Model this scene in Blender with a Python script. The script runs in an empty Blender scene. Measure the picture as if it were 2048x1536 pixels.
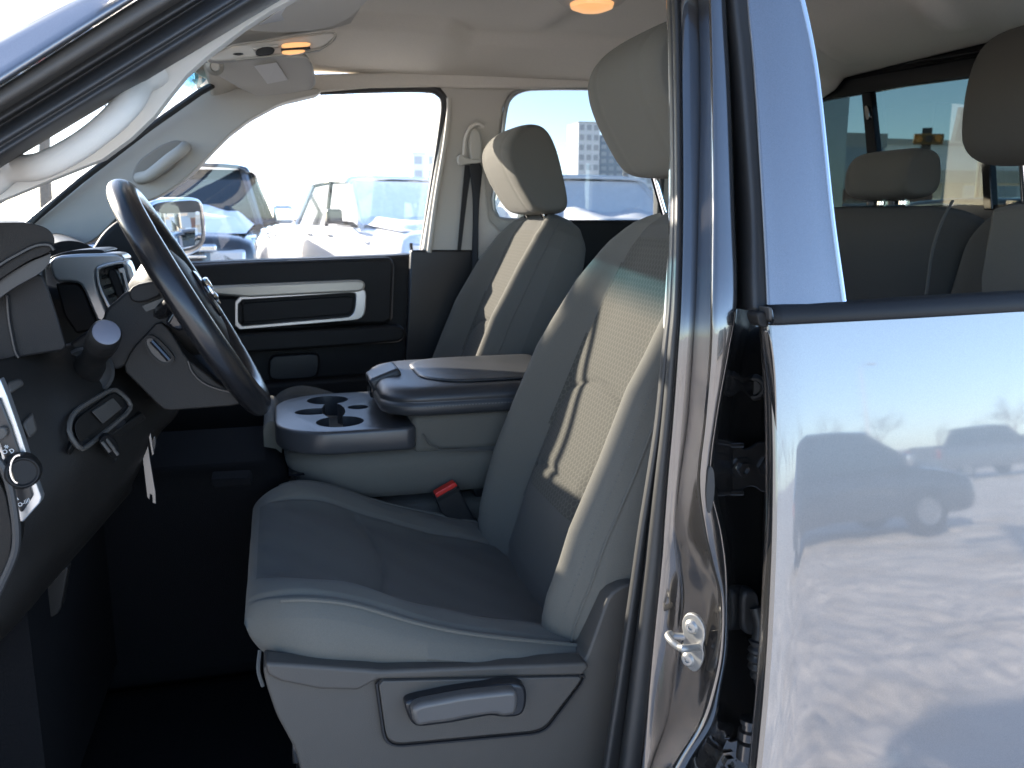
import bpy, math, random
import numpy as np
from mathutils import Vector, Matrix
random.seed(7); rng = np.random.default_rng(7)
SC = bpy.context.scene
COL = SC.collection

# ------------------------------------------------------------------ camera
CAM = np.array((0.0, 0.0, 1.55)); FPX = 1700.0
_psi, _th = math.radians(15.3), math.radians(11.1)
CF = np.array((math.sin(_psi)*math.cos(_th), math.cos(_psi)*math.cos(_th), -math.sin(_th)))
CR = np.array((math.cos(_psi), -math.sin(_psi), 0.0))
CU = np.cross(CR, CF)
cam_d = bpy.data.cameras.new('camera'); cam = bpy.data.objects.new('camera', cam_d); COL.objects.link(cam)
cam_d.sensor_width = 36; cam_d.lens = FPX/2048*36; cam_d.clip_start = 0.02; cam_d.clip_end = 4000
_m = Matrix((CR, CU, -CF)).transposed().to_4x4(); _m.translation = Vector(CAM)
cam.matrix_world = _m
cam_d.dof.use_dof = True; cam_d.dof.focus_distance = 1.12; cam_d.dof.aperture_fstop = 11.0
SC.camera = cam

# ------------------------------------------------------------------ sky, sun, exposure
SUN_EL, SUN_AZ = math.radians(20), math.atan2(-0.63, 0.777)     # azimuth from +Y towards +X
w = bpy.data.worlds.new('World'); SC.world = w; w.use_nodes = True
nt = w.node_tree; bg = nt.nodes['Background']
sky = nt.nodes.new('ShaderNodeTexSky'); sky.sky_type = 'NISHITA'; sky.sun_disc = False
sky.sun_elevation = SUN_EL; sky.sun_rotation = SUN_AZ; sky.altitude = 200; sky.air_density = 0.6; sky.dust_density = 0.5; sky.ozone_density = 1.0
nt.links.new(sky.outputs[0], bg.inputs[0]); bg.inputs[1].default_value = 0.14
sl = bpy.data.lights.new('sun', 'SUN'); sun = bpy.data.objects.new('sun', sl); COL.objects.link(sun)
sl.energy = 3.8; sl.angle = math.radians(0.53); sl.color = (1.0, 0.90, 0.78)
_d = Vector((math.sin(SUN_AZ)*math.cos(SUN_EL), math.cos(SUN_AZ)*math.cos(SUN_EL), math.sin(SUN_EL)))
sun.rotation_euler = _d.to_track_quat('Z', 'Y').to_euler(); sun.location = (-8, 6, 8)
SC.view_settings.view_transform = 'Standard'; SC.view_settings.look = 'None'
SC.view_settings.exposure = 2.45; SC.view_settings.gamma = 1.0; SC.view_settings.use_curve_mapping = False
try:
    SC.cycles.use_denoising = True; SC.cycles.max_bounces = 10; SC.cycles.transparent_max_bounces = 16
    SC.cycles.diffuse_bounces = 5; SC.cycles.sample_clamp_indirect = 8
except Exception: pass

# ------------------------------------------------------------------ helpers
def _ray(px, py): return CF + CR*((px-1024)/FPX) + CU*((768-py)/FPX)
def at(px, py, Y): d = _ray(px, py); return CAM + d*(Y/d[1])          # the point of the plane y = Y
def atx(px, py, X): d = _ray(px, py); return CAM + d*(X/d[0])
def atz(px, py, Z): d = _ray(px, py); return CAM + d*((Z-CAM[2])/d[2])
ORG = {}
def empty(name, loc, label=None, cat=None, group=None, parent=None):
    o = bpy.data.objects.new(name, None); COL.objects.link(o); o.empty_display_size = 0.05
    loc = np.array(loc, float); ORG[o.name] = loc
    if parent is not None:
        o.parent = parent; o.location = loc - ORG[parent.name]
    else: o.location = loc
    if label: o['label'] = label
    if cat: o['category'] = cat
    if group: o['group'] = group
    return o
def tag(o, label=None, cat=None, group=None, kind=None):
    if label: o['label'] = label
    if cat: o['category'] = cat
    if group: o['group'] = group
    if kind: o['kind'] = kind
    return o
def mk(name, V, Fs, mat, parent=None, smooth=True, sharp=38, uv=None, midx=None, bevel=0, bseg=3, sub=0, solid=0, soff=-1, label=None):
    V = np.asarray(V, float); c = (V.min(0)+V.max(0))/2
    me = bpy.data.meshes.new(name); me.from_pydata([tuple(v) for v in (V-c)], [], [tuple(f) for f in Fs])
    mats = mat if isinstance(mat, (list, tuple)) else [mat]
    for m in mats: me.materials.append(m)
    if midx is not None: me.polygons.foreach_set('material_index', list(midx))
    if uv is not None:
        l = me.uv_layers.new(name='UVMap'); li = np.empty(len(me.loops), int); me.loops.foreach_get('vertex_index', li)
        l.data.foreach_set('uv', np.asarray(uv, float)[li].ravel())
    me.validate(); me.update()
    if smooth:
        me.polygons.foreach_set('use_smooth', [True]*len(me.polygons))
        if sharp: me.set_sharp_from_angle(angle=math.radians(sharp))
    o = bpy.data.objects.new(name, me); COL.objects.link(o); ORG[o.name] = c
    if parent is not None: o.parent = parent; o.location = c - ORG[parent.name]
    else: o.location = c
    if solid:
        s = o.modifiers.new('solid', 'SOLIDIFY'); s.thickness = solid; s.offset = soff
    if bevel:
        b = o.modifiers.new('bevel', 'BEVEL'); b.width = bevel; b.segments = bseg; b.limit_method = 'ANGLE'; b.angle_limit = math.radians(30)
    if sub:
        s = o.modifiers.new('sub', 'SUBSURF'); s.levels = sub; s.render_levels = sub
    if label: o['label'] = label
    return o
def grid(name, P, mat, parent=None, cu=False, cv=False, cap0=False, cap1=False, uv=None, mfn=None, **k):
    P = np.asarray(P, float); n, m = P.shape[:2]; V = P.reshape(-1, 3); Fs = []; mi = []
    for i in range(n if cu else n-1):
        for j in range(m if cv else m-1):
            a, b = i*m+j, i*m+(j+1) % m; c, d = ((i+1) % n)*m+(j+1) % m, ((i+1) % n)*m+j
            Fs.append((a, b, c, d)); mi.append(mfn(i, j) if mfn else 0)
    if cap0: Fs.append(tuple(range(m))[::-1]); mi.append(0)
    if cap1: Fs.append(tuple((n-1)*m+j for j in range(m))); mi.append(0)
    return mk(name, V, Fs, mat, parent, uv=None if uv is None else np.asarray(uv).reshape(-1, 2), midx=mi if mfn else None, **k)
def chaikin(pts, it=2, closed=True):
    p = np.asarray(pts, float)
    lim = 9.0 if closed and p.shape[1] == 2 and np.abs(p).max() > 10 else None      # pixel outlines: round the corners, keep long edges straight
    for _ in range(it):
        if closed:
            q = np.roll(p, -1, 0); f = np.full((len(p), 1), 0.25)
            if lim: f = np.minimum(0.25, lim/np.maximum(np.linalg.norm(q-p, axis=1), 1e-6))[:, None]; lim *= 0.3
            p = np.stack(((1-f)*p+f*q, f*p+(1-f)*q), 1).reshape(-1, p.shape[1])
        else:
            a, b = p[:-1], p[1:]; mid = np.stack((0.75*a+0.25*b, 0.25*a+0.75*b), 1).reshape(-1, p.shape[1])
            p = np.concatenate((p[:1], mid, p[-1:]))
    return p
def catmull(pts, n):
    p = np.asarray(pts, float); k = len(p); out = []
    pp = np.concatenate(([2*p[0]-p[1]], p, [2*p[-1]-p[-2]]))
    for t in np.linspace(0, k-1-1e-9, n):
        i = int(t); f = t-i; a, b, c, d = pp[i], pp[i+1], pp[i+2], pp[i+3]
        out.append(0.5*((2*b)+(-a+c)*f+(2*a-5*b+4*c-d)*f*f+(-a+3*b-3*c+d)*f**3))
    return np.array(out)
def prism(name, pts, off, mat, parent=None, **k):
    pts = np.asarray(pts, float); n = len(pts); V = np.concatenate((pts, pts+np.asarray(off, float)))
    nrm = np.zeros(3)
    for i in range(n): nrm += np.cross(pts[i]-pts[0], pts[(i+1) % n]-pts[0])
    fl = np.dot(nrm, off) > 0
    top = tuple(range(n)); Fs = [top[::-1] if fl else top, tuple(range(n, 2*n)) if fl else tuple(range(n, 2*n))[::-1]]
    for i in range(n):
        j = (i+1) % n; Fs.append((i, j, n+j, n+i) if fl else (j, i, n+i, n+j))
    return mk(name, V, Fs, mat, parent, **k)
def pxs(name, px, Y, th, mat, parent=None, it=0, **k):
    """a plate of thickness th whose near face lies on the plane y = Y (or on a plane leaning with Y = (Ytop, ztop, Ybot, zbot))"""
    if it: px = chaikin(px, it)
    return prism(name, [at(a, b, Y) for a, b in px], (0, th, 0), mat, parent, **k)
def tube(name, pts, r, mat, parent=None, n=12, closed=False, flat=1.0, fdir=None, caps=True, **k):
    p = np.asarray(pts, float); N = len(p); r = np.broadcast_to(np.asarray(r, float), (N,))
    if closed: T = np.roll(p, -1, 0)-np.roll(p, 1, 0)
    else: T = np.gradient(p, axis=0)
    T = T/np.linalg.norm(T, axis=1)[:, None]
    u = np.array(fdir if fdir is not None else (0.0, 0, 1)); rings = []
    if abs(np.dot(u, T[0])) > 0.95 and fdir is None: u = np.array((1.0, 0, 0))
    for i in range(N):
        if fdir is not None: u = np.array(fdir, float)
        u = u-T[i]*np.dot(u, T[i]); u /= np.linalg.norm(u); v = np.cross(T[i], u)
        rings.append([p[i]+r[i]*(math.cos(a)*u+flat*math.sin(a)*v) for a in np.linspace(0, 2*math.pi, n, endpoint=False)])
    return grid(name, rings, mat, parent, cu=closed, cv=True, cap0=caps and not closed, cap1=caps and not closed, **k)
def box(name, c, s, mat, parent=None, rot=None, **k):
    V = np.array([(x, y, z) for x in (-.5, .5) for y in (-.5, .5) for z in (-.5, .5)])*np.array(s)
    if rot is not None:
        from mathutils import Euler
        V = V @ np.array(Euler(rot).to_matrix()).T
    return mk(name, V+np.array(c), [(0, 1, 3, 2), (4, 6, 7, 5), (0, 4, 5, 1), (2, 3, 7, 6), (0, 2, 6, 4), (1, 5, 7, 3)], mat, parent, **k)
def frame_of(ax):
    ax = np.array(ax, float); ax /= np.linalg.norm(ax); u = np.cross(ax, (0, 0, 1.0))
    if np.linalg.norm(u) < 1e-3: u = np.array((1.0, 0, 0))
    u /= np.linalg.norm(u); return ax, u, np.cross(ax, u)
def lathe(name, c, ax, prof, mat, parent=None, n=24, **k):
    ax, u, v = frame_of(ax); c = np.array(c, float)
    R = [[c+ax*h+r*(math.cos(a)*u+math.sin(a)*v) for a in np.linspace(0, 2*math.pi, n, endpoint=False)] for r, h in prof]
    return grid(name, R, mat, parent, cv=True, cap0=True, cap1=True, **k)
def rrect(x0, x1, y0, y1, r, n=6):
    out = []
    rr = r if isinstance(r, (list, tuple)) else (r, r, r, r)
    for (cx, cy, a0, q) in ((x1-rr[0], y1-rr[0], 0, rr[0]), (x0+rr[1], y1-rr[1], 90, rr[1]), (x0+rr[2], y0+rr[2], 180, rr[2]), (x1-rr[3], y0+rr[3], 270, rr[3])):
        for t in np.linspace(0, 90, n): out.append((cx+q*math.cos(math.radians(a0+t)), cy+q*math.sin(math.radians(a0+t))))
    return np.array(out)
def sst(a, b, x): t = np.clip((x-a)/(b-a), 0, 1); return t*t*(3-2*t)
def cut(o, cutters):
    """boolean-cut o by temporary solids, baked into o's mesh"""
    for c in cutters:
        m = o.modifiers.new('cut', 'BOOLEAN'); m.operation = 'DIFFERENCE'; m.object = c; m.solver = 'EXACT'
    bpy.context.view_layer.update()
    dg = bpy.context.evaluated_depsgraph_get(); me = bpy.data.meshes.new_from_object(o.evaluated_get(dg))
    o.modifiers.clear(); o.data = me
    for c in cutters: bpy.data.objects.remove(c)
    me.polygons.foreach_set('use_smooth', [True]*len(me.polygons)); me.set_sharp_from_angle(angle=math.radians(35))
def kids(o): return [c for c in bpy.data.objects if c.parent == o]
def copy_tree(o, delta=None, parent=None):
    c = o.copy(); COL.objects.link(c)
    if parent is not None: c.parent = parent
    elif delta is not None: c.location = Vector(o.location)+Vector(delta)
    for ch in [x for x in bpy.data.objects if x.parent == o]: copy_tree(ch, None, c)
    return c

# ------------------------------------------------------------------ materials
def nodes(m): m.use_nodes = True; t = m.node_tree; return t, t.nodes, t.links, t.nodes['Principled BSDF']
def mat(name, col, rough=0.5, metal=0.0, var=0.0, vscale=30.0, bump=0.0, bscale=400.0, coat=0.0, crough=0.03, cior=1.5, spec=0.5, emit=0, sheen=0.0, vdetail=4):
    m = bpy.data.materials.new(name); t, N, L, p = nodes(m)
    p.inputs['Base Color'].default_value = (*col, 1); p.inputs['Roughness'].default_value = rough; p.inputs['Metallic'].default_value = metal
    p.inputs['Specular IOR Level'].default_value = spec
    if coat: p.inputs['Coat Weight'].default_value = coat; p.inputs['Coat Roughness'].default_value = crough; p.inputs['Coat IOR'].default_value = cior
    if sheen: p.inputs['Sheen Weight'].default_value = sheen; p.inputs['Sheen Roughness'].default_value = 0.5
    if emit: p.inputs['Emission Color'].default_value = (*col, 1); p.inputs['Emission Strength'].default_value = emit
    tc = N.new('ShaderNodeTexCoord')
    if var:
        n = N.new('ShaderNodeTexNoise'); n.inputs['Scale'].default_value = vscale; n.inputs['Detail'].default_value = vdetail
        L.new(tc.outputs['Object'], n.inputs['Vector'])
        r = N.new('ShaderNodeMapRange'); r.inputs[1].default_value = 0.3; r.inputs[2].default_value = 0.7; r.inputs[3].default_value = 1-var; r.inputs[4].default_value = 1+var
        L.new(n.outputs[0], r.inputs[0])
        mx = N.new('ShaderNodeVectorMath'); mx.operation = 'SCALE'; mx.inputs[0].default_value = col; L.new(r.outputs[0], mx.inputs['Scale'])
        L.new(mx.outputs[0], p.inputs['Base Color'])
        r2 = N.new('ShaderNodeMapRange'); r2.inputs[3].default_value = max(0, rough-0.06); r2.inputs[4].default_value = min(1, rough+0.06)
        L.new(n.outputs[0], r2.inputs[0]); L.new(r2.outputs[0], p.inputs['Roughness'])
    if bump:
        n = N.new('ShaderNodeTexNoise'); n.inputs['Scale'].default_value = bscale; n.inputs['Detail'].default_value = 3; L.new(tc.outputs['Object'], n.inputs['Vector'])
        b = N.new('ShaderNodeBump'); b.inputs['Strength'].default_value = bump; b.inputs['Distance'].default_value = 0.001
        L.new(n.outputs[0], b.inputs['Height']); L.new(b.outputs[0], p.inputs['Normal'])
    return m
def glass(name, tint, refl=1.0, band=None):
    m = bpy.data.materials.new(name); t, N, L, p = nodes(m); N.remove(p); out = N['Material Output']
    tr = N.new('ShaderNodeBsdfTransparent'); tr.inputs[0].default_value = (*tint, 1)
    gl = N.new('ShaderNodeBsdfGlossy'); gl.inputs['Roughness'].default_value = 0.0
    lw = N.new('ShaderNodeLayerWeight'); pw = N.new('ShaderNodeMath'); pw.operation = 'POWER'; pw.inputs[1].default_value = 5; L.new(lw.outputs['Facing'], pw.inputs[0])
    mu = N.new('ShaderNodeMath'); mu.operation = 'MULTIPLY_ADD'; mu.inputs[1].default_value = 0.95*refl; mu.inputs[2].default_value = 0.04*refl; L.new(pw.outputs[0], mu.inputs[0])
    mx = N.new('ShaderNodeMixShader'); L.new(mu.outputs[0], mx.inputs[0]); L.new(tr.outputs[0], mx.inputs[1]); L.new(gl.outputs[0], mx.inputs[2]); L.new(mx.outputs[0], out.inputs[0])
    if band:      # a dyed shade band running along the top edge (v of the UV map)
        uv = N.new('ShaderNodeUVMap'); sp = N.new('ShaderNodeSeparateXYZ'); L.new(uv.outputs[0], sp.inputs[0])
        r = N.new('ShaderNodeValToRGB'); L.new(sp.outputs['Y'], r.inputs[0])
        r.color_ramp.elements[0].position = band[0]; r.color_ramp.elements[0].color = (*tint, 1)
        r.color_ramp.elements[1].position = band[1]; r.color_ramp.elements[1].color = (*band[2], 1); L.new(r.outputs[0], tr.inputs[0])
    return m
M = {}
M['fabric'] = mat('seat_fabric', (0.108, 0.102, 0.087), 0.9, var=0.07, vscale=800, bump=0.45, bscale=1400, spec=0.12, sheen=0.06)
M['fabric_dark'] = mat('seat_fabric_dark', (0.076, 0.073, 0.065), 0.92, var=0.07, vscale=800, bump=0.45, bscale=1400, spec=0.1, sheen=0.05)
M['thread'] = mat('thread', (0.09, 0.09, 0.085), 0.8)
M['vinyl'] = mat('vinyl', (0.026, 0.028, 0.031), 0.40, bump=0.15, bscale=500)
M['plastic'] = mat('grey_plastic', (0.060, 0.053, 0.045), 0.55, var=0.03, vscale=60, bump=0.25, bscale=1100, spec=0.4)
M['lever'] = mat('lever_plastic', (0.076, 0.069, 0.062), 0.36, bump=0.1, bscale=1100)
M['charcoal'] = mat('charcoal_plastic', (0.0095, 0.0088, 0.0083), 0.55, spec=0.25, var=0.04, vscale=40, bump=0.25, bscale=900)
M['dash'] = mat('dash_plastic', (0.0115, 0.0102, 0.0088), 0.52, spec=0.22, var=0.04, vscale=40, bump=0.3, bscale=900)
M['black'] = mat('black_plastic', (0.012, 0.012, 0.013), 0.35)
M['gloss_black'] = mat('gloss_black', (0.010, 0.010, 0.012), 0.12)
M['carpet'] = mat('carpet', (0.004, 0.004, 0.0045), 0.95, var=0.3, vscale=300, bump=0.6, bscale=500, spec=0.1)
M['rubber'] = mat('rubber_seal', (0.026, 0.025, 0.024), 0.5, bump=0.1, bscale=700)
M['beige'] = mat('beige_trim', (0.49, 0.46, 0.405), 0.6, bump=0.2, bscale=900)
M['headliner'] = mat('headliner_cloth', (0.66, 0.615, 0.545), 0.95, var=0.03, vscale=260, bump=0.3, bscale=700, spec=0.1)
M['champagne'] = mat('champagne_trim', (0.42, 0.39, 0.33), 0.35, metal=0.35)
M['chrome'] = mat('chrome', (0.75, 0.75, 0.74), 0.12, metal=1.0)
M['satin'] = mat('satin_silver', (0.50, 0.50, 0.49), 0.30, metal=0.75)
M['zinc'] = mat('zinc_plate', (0.34, 0.33, 0.31), 0.42, metal=0.6, var=0.08, vscale=90)
M['steel_dark'] = mat('painted_hinge', (0.034, 0.031, 0.029), 0.25, metal=0.3, coat=1.0)
M['leather'] = mat('wheel_leather', (0.011, 0.011, 0.012), 0.27, bump=0.12, bscale=600)
M['key'] = mat('key_steel', (0.16, 0.15, 0.14), 0.4, metal=0.8)
M['red'] = mat('buckle_red', (0.55, 0.02, 0.012), 0.4)
M['label'] = mat('label_white', (0.75, 0.73, 0.70), 0.6)
M['lamp'] = mat('warm_lamp', (1.0, 0.50, 0.20), 0.3, emit=0.15)
M['lamp_lens'] = mat('lamp_lens', (0.7, 0.62, 0.52), 0.3)
M['belt'] = mat('belt_webbing', (0.014, 0.014, 0.015), 0.7, bump=0.3, bscale=500)
def paint_mat(name, col, flake=0.14, metal=0.85, rough=0.36, cior=1.75):
    m = mat(name, col, rough, metal=metal, coat=1.0, crough=0.03, cior=cior)
    t, N, L, p = nodes(m); tc = N.new('ShaderNodeTexCoord'); v = N.new('ShaderNodeTexVoronoi'); v.inputs['Scale'].default_value = 2600
    L.new(tc.outputs['Object'], v.inputs['Vector'])
    r = N.new('ShaderNodeMapRange'); r.inputs[3].default_value = 1-flake; r.inputs[4].default_value = 1+flake
    sp = N.new('ShaderNodeSeparateColor'); L.new(v.outputs['Color'], sp.inputs[0]); L.new(sp.outputs[0], r.inputs[0])
    s = N.new('ShaderNodeVectorMath'); s.operation = 'SCALE'; s.inputs[0].default_value = col; L.new(r.outputs[0], s.inputs['Scale']); L.new(s.outputs[0], p.inputs['Base Color'])
    return m
M['paint'] = paint_mat('granite_paint', (0.150, 0.148, 0.152))
M['jamb'] = paint_mat('jamb_paint', (0.085, 0.080, 0.076), metal=0.85, rough=0.24, flake=0.0)
M['glass'] = glass('clear_glass', (0.96, 0.965, 0.96))
M['glass_dark'] = glass('privacy_glass', (0.29, 0.335, 0.315))
M['glass_rear'] = glass('rear_side_glass', (0.60, 0.61, 0.605))
M['glass_ws'] = glass('windshield_glass', (0.78, 0.80, 0.79), band=(0.885, 0.96, (0.10, 0.26, 0.35)))
M['mirror'] = mat('mirror_silver', (0.9, 0.9, 0.9), 0.0, metal=1.0)
def honeycomb():
    m = mat('honeycomb_fabric', (0.07, 0.07, 0.06), 0.9, spec=0.12, sheen=0.05); t, N, L, p = nodes(m)
    uv = N.new('ShaderNodeUVMap'); sp = N.new('ShaderNodeSeparateXYZ'); L.new(uv.outputs[0], sp.inputs[0])
    def mth(op, a, b=None):
        x = N.new('ShaderNodeMath'); x.operation = op
        for i, q in enumerate((a, b)):
            if q is None: continue
            if isinstance(q, (int, float)): x.inputs[i].default_value = q
            else: L.new(q, x.inputs[i])
        return x.outputs[0]
    P = 0.0105; ds = []
    for o in (0.0, 0.5):       # two interleaved lattices of cells
        fx = mth('SUBTRACT', mth('FRACT', mth('ADD', mth('DIVIDE', sp.outputs[0], P), o)), 0.5)
        fy = mth('MULTIPLY', mth('SUBTRACT', mth('FRACT', mth('ADD', mth('DIVIDE', sp.outputs[1], P*1.55), o)), 0.5), 1.55)
        ds.append(mth('SQRT', mth('ADD', mth('MULTIPLY', fx, fx), mth('MULTIPLY', fy, fy))))
    d = mth('MINIMUM', *ds)
    r = N.new('ShaderNodeValToRGB'); L.new(d, r.inputs[0]); e = r.color_ramp.elements
    e[0].position = 0.36; e[0].color = (0.058, 0.055, 0.046, 1); e[1].position = 0.45; e[1].color = (0.080, 0.076, 0.063, 1)
    L.new(r.outputs[0], p.inputs['Base Color'])
    b = N.new('ShaderNodeBump'); b.inputs['Strength'].default_value = 0.5; b.inputs['Distance'].default_value = 0.0012; L.new(d, b.inputs['Height']); L.new(b.outputs[0], p.inputs['Normal'])
    return m
M['honey'] = honeycomb()
def snow_mat():
    m = mat('snow', (0.80, 0.80, 0.82), 0.75, spec=0.2); t, N, L, p = nodes(m)
    tc = N.new('ShaderNodeTexCoord'); n = N.new('ShaderNodeTexNoise'); n.inputs['Scale'].default_value = 0.9; n.inputs['Detail'].default_value = 9; L.new(tc.outputs['Object'], n.inputs['Vector'])
    r = N.new('ShaderNodeValToRGB'); L.new(n.outputs[0], r.inputs[0]); e = r.color_ramp.elements
    e[0].position = 0.30; e[0].color = (0.58, 0.51, 0.43, 1); e[1].position = 0.52; e[1].color = (0.84, 0.785, 0.72, 1); L.new(r.outputs[0], p.inputs['Base Color'])
    n2 = N.new('ShaderNodeTexNoise'); n2.inputs['Scale'].default_value = 5; n2.inputs['Detail'].default_value = 8; L.new(tc.outputs['Object'], n2.inputs['Vector'])
    b = N.new('ShaderNodeBump'); b.inputs['Strength'].default_value = 0.7; b.inputs['Distance'].default_value = 0.14; L.new(n2.outputs[0], b.inputs['Height']); L.new(b.outputs[0], p.inputs['Normal'])
    return m
M['snow'] = snow_mat()

# ------------------------------------------------------------------ ground
def noise2(x, y, seed=0):
    r = np.random.default_rng(seed); tab = r.random((256, 256))
    xi, yi = np.floor(x).astype(int), np.floor(y).astype(int); fx, fy = x-xi, y-yi
    fx, fy = fx*fx*(3-2*fx), fy*fy*(3-2*fy); g = lambda a, b: tab[a % 256, b % 256]
    return (g(xi, yi)*(1-fx)+g(xi+1, yi)*fx)*(1-fy)+(g(xi, yi+1)*(1-fx)+g(xi+1, yi+1)*fx)*fy
def gz(x, y):
    h = 0.10*(noise2(x/1.1, y/0.9, 1)-0.5)+0.07*(noise2(x/0.35, y/0.28, 2)-0.5)+0.035*(noise2(x/0.13, y/0.11, 3)-0.5)
    return h*np.exp(-((x*x+y*y)/1600.0))-0.03+0.17*sst(4.0, 7.0, y)
g = np.sinh(np.linspace(-1, 1, 421)*7.2); g = g/g.max()*1800
gx, gy = np.meshgrid(g+3, g-4, indexing='ij')
GP = np.stack((gx, gy, gz(gx, gy)), -1)
ground = grid('ground', GP, M['snow'], sharp=0); tag(ground, kind='structure')
# ================================================================== the pickup cab (shell, pillars, doors, glass)
cab = empty('pickup_truck', (0.6, 1.63, 0.55), 'dark grey crew cab pickup truck standing on snow with its driver door open', 'pickup truck')

# ---- headliner: one cloth sheet from windshield header to rear window
def head_z(X, Y):
    yb = 2.09+0.11*sst(0.40, 0.50, X)          # inner edge of the side soffit, stepping outwards behind the front seats
    z = 2.0 - 0.030*sst(yb-0.06, yb, Y) - 0.050*np.clip((Y-yb)/(2.372-yb), 0, 1) - 0.14*sst(1.20, 0.90, Y) - 0.095*sst(0.06, -0.13, X) - 0.070*sst(0.95, 1.56, X)
    z -= 0.014*np.exp(-((X-0.62)/0.05)**2)*sst(2.2, 2.0, Y)*sst(1.0, 1.2, Y)            # cross rib between the two roof bows
    z += 0.016*sst(0.62, 0.72, X)*sst(2.10, 1.98, Y)*sst(1.05, 1.15, Y)*sst(1.25, 1.1, X)  # raised rear field
    # moulded teardrop bulges over the rear seats
    for (bx, by, a, bl, bw, h) in ((1.30, 1.53, 0.5, 0.12, 0.028, 0.022), (1.36, 1.93, 0.5, 0.10, 0.018, 0.016), (1.25, 1.30, 0.5, 0.13, 0.03, 0.02)):
        dx, dy = X-bx, Y-by; p, q = dx*math.cos(a)+dy*math.sin(a), -dx*math.sin(a)+dy*math.cos(a)
        z -= h*np.exp(-(p/bl)**4)*np.exp(-(q/bw)**2)
    return z
hx = np.linspace(-0.135, 1.545, 180); hy = np.linspace(0.93, 2.372, 130)
HX, HY = np.meshgrid(hx, hy, indexing='ij')
headliner = grid('headliner', np.stack((HX, HY, head_z(HX, HY)), -1), M['headliner'], cab, sharp=0, solid=0.012, soff=-1)
# dome lamp (lit) and coat hook
dl = at(1205, 24, 1.66); dl[2] = head_z(dl[0], dl[1])-0.004; dl = dl+np.array((0, .06, 0))
lathe('lamp_bezel', dl+(0, 0, 0.006), (0, 0, -1), [(0.004, 0), (0.072, 0), (0.073, 0.008), (0.062, 0.017), (0.044, 0.019)], M['beige'], headliner, n=32)
lathe('lamp_lens', dl+(0.0, 0, -0.012), (0, 0, -1), [(0.045, 0), (0.042, 0.009), (0.026, 0.015), (0.004, 0.018)], M['lamp'], headliner, n=28)
hk = atx(1985, 38, 1.22); hk[2] = head_z(hk[0], hk[1])
prism('hook_plate', [hk+np.array((a, b, -0.006)) for a, b in rrect(-0.03, 0.03, -0.035, 0.035, 0.012)], (0, 0, 0.02), M['headliner'], headliner, bevel=0.004)
tube('coat_hook', catmull([hk+np.array(q) for q in ((-0.02, 0.02, -0.004), (-0.022, 0.01, -0.022), (-0.012, -0.008, -0.03), (0.004, -0.016, -0.026), (0.010, -0.02, -0.016))], 16), 0.0065, M['beige'], headliner)

# ---- roof skin, hood, cowl, floor and bulkheads that close the cab
rx = np.linspace(-0.175, 1.75, 24); ry = np.linspace(0.845, 2.45, 40); RX, RY = np.meshgrid(rx, ry, indexing='ij')
rz = 2.055-0.045*((RY-1.63)/0.83)**4-0.11*sst(0.05, -0.20, RX)-0.05*sst(1.4, 1.8, RX)-0.13*sst(1.0, 0.845, RY)**1.5-0.05*sst(2.28, 2.45, RY)**1.5
grid('roof_skin', np.stack((RX, RY, rz), -1), M['paint'], cab, sharp=0, solid=0.012)
HXg, HYg = np.meshgrid(np.linspace(-1.95, -0.80, 16), np.linspace(0.72, 2.54, 16), indexing='ij')
grid('hood', np.stack((HXg, HYg, 1.40-0.10*((HYg-1.63)/0.9)**4-0.12*sst(-1.2, -2.0, HXg)), -1), M['paint'], cab, sharp=0, solid=0.02)
box('nose_panel', (-1.97, 1.63, 0.95), (0.06, 1.8, 0.7), M['paint'], cab, bevel=0.02)
for yy in (0.725, 2.535): box('fender', (-1.38, yy, 1.0), (1.16, 0.03, 0.72), M['paint'], cab, bevel=0.02)
box('floor_pan', (0.45, 1.63, 0.72), (2.4, 1.66, 0.03), M['carpet'], cab)
box('firewall', (-0.72, 1.63, 1.05), (0.04, 1.66, 0.75), M['carpet'], cab)
box('transmission_tunnel', (-.33, 1.64, .93), (.66, .34, .40), M['carpet'], cab, bevel=.04)  # black carpet box added so that the far footwell stays dark
box('rocker_sill', (0.2, 0.80, 0.74), (2.2, 0.16, 0.10), M['jamb'], cab, bevel=0.015)
box('rear_wall', (1.66, 1.63, 1.08), (0.03, 1.7, 0.78), M['charcoal'], cab)
box('rear_header', (1.60, 1.63, 1.955), (.06, 1.66, .12), M['charcoal'], cab)
box('cowl_panel', (-0.74, 1.63, 1.425), (0.20, 1.72, 0.02), M['black'], cab)
for k_, (yy, zz) in enumerate(((0.82, 0.55), (2.44, 0.55))): pass

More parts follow.
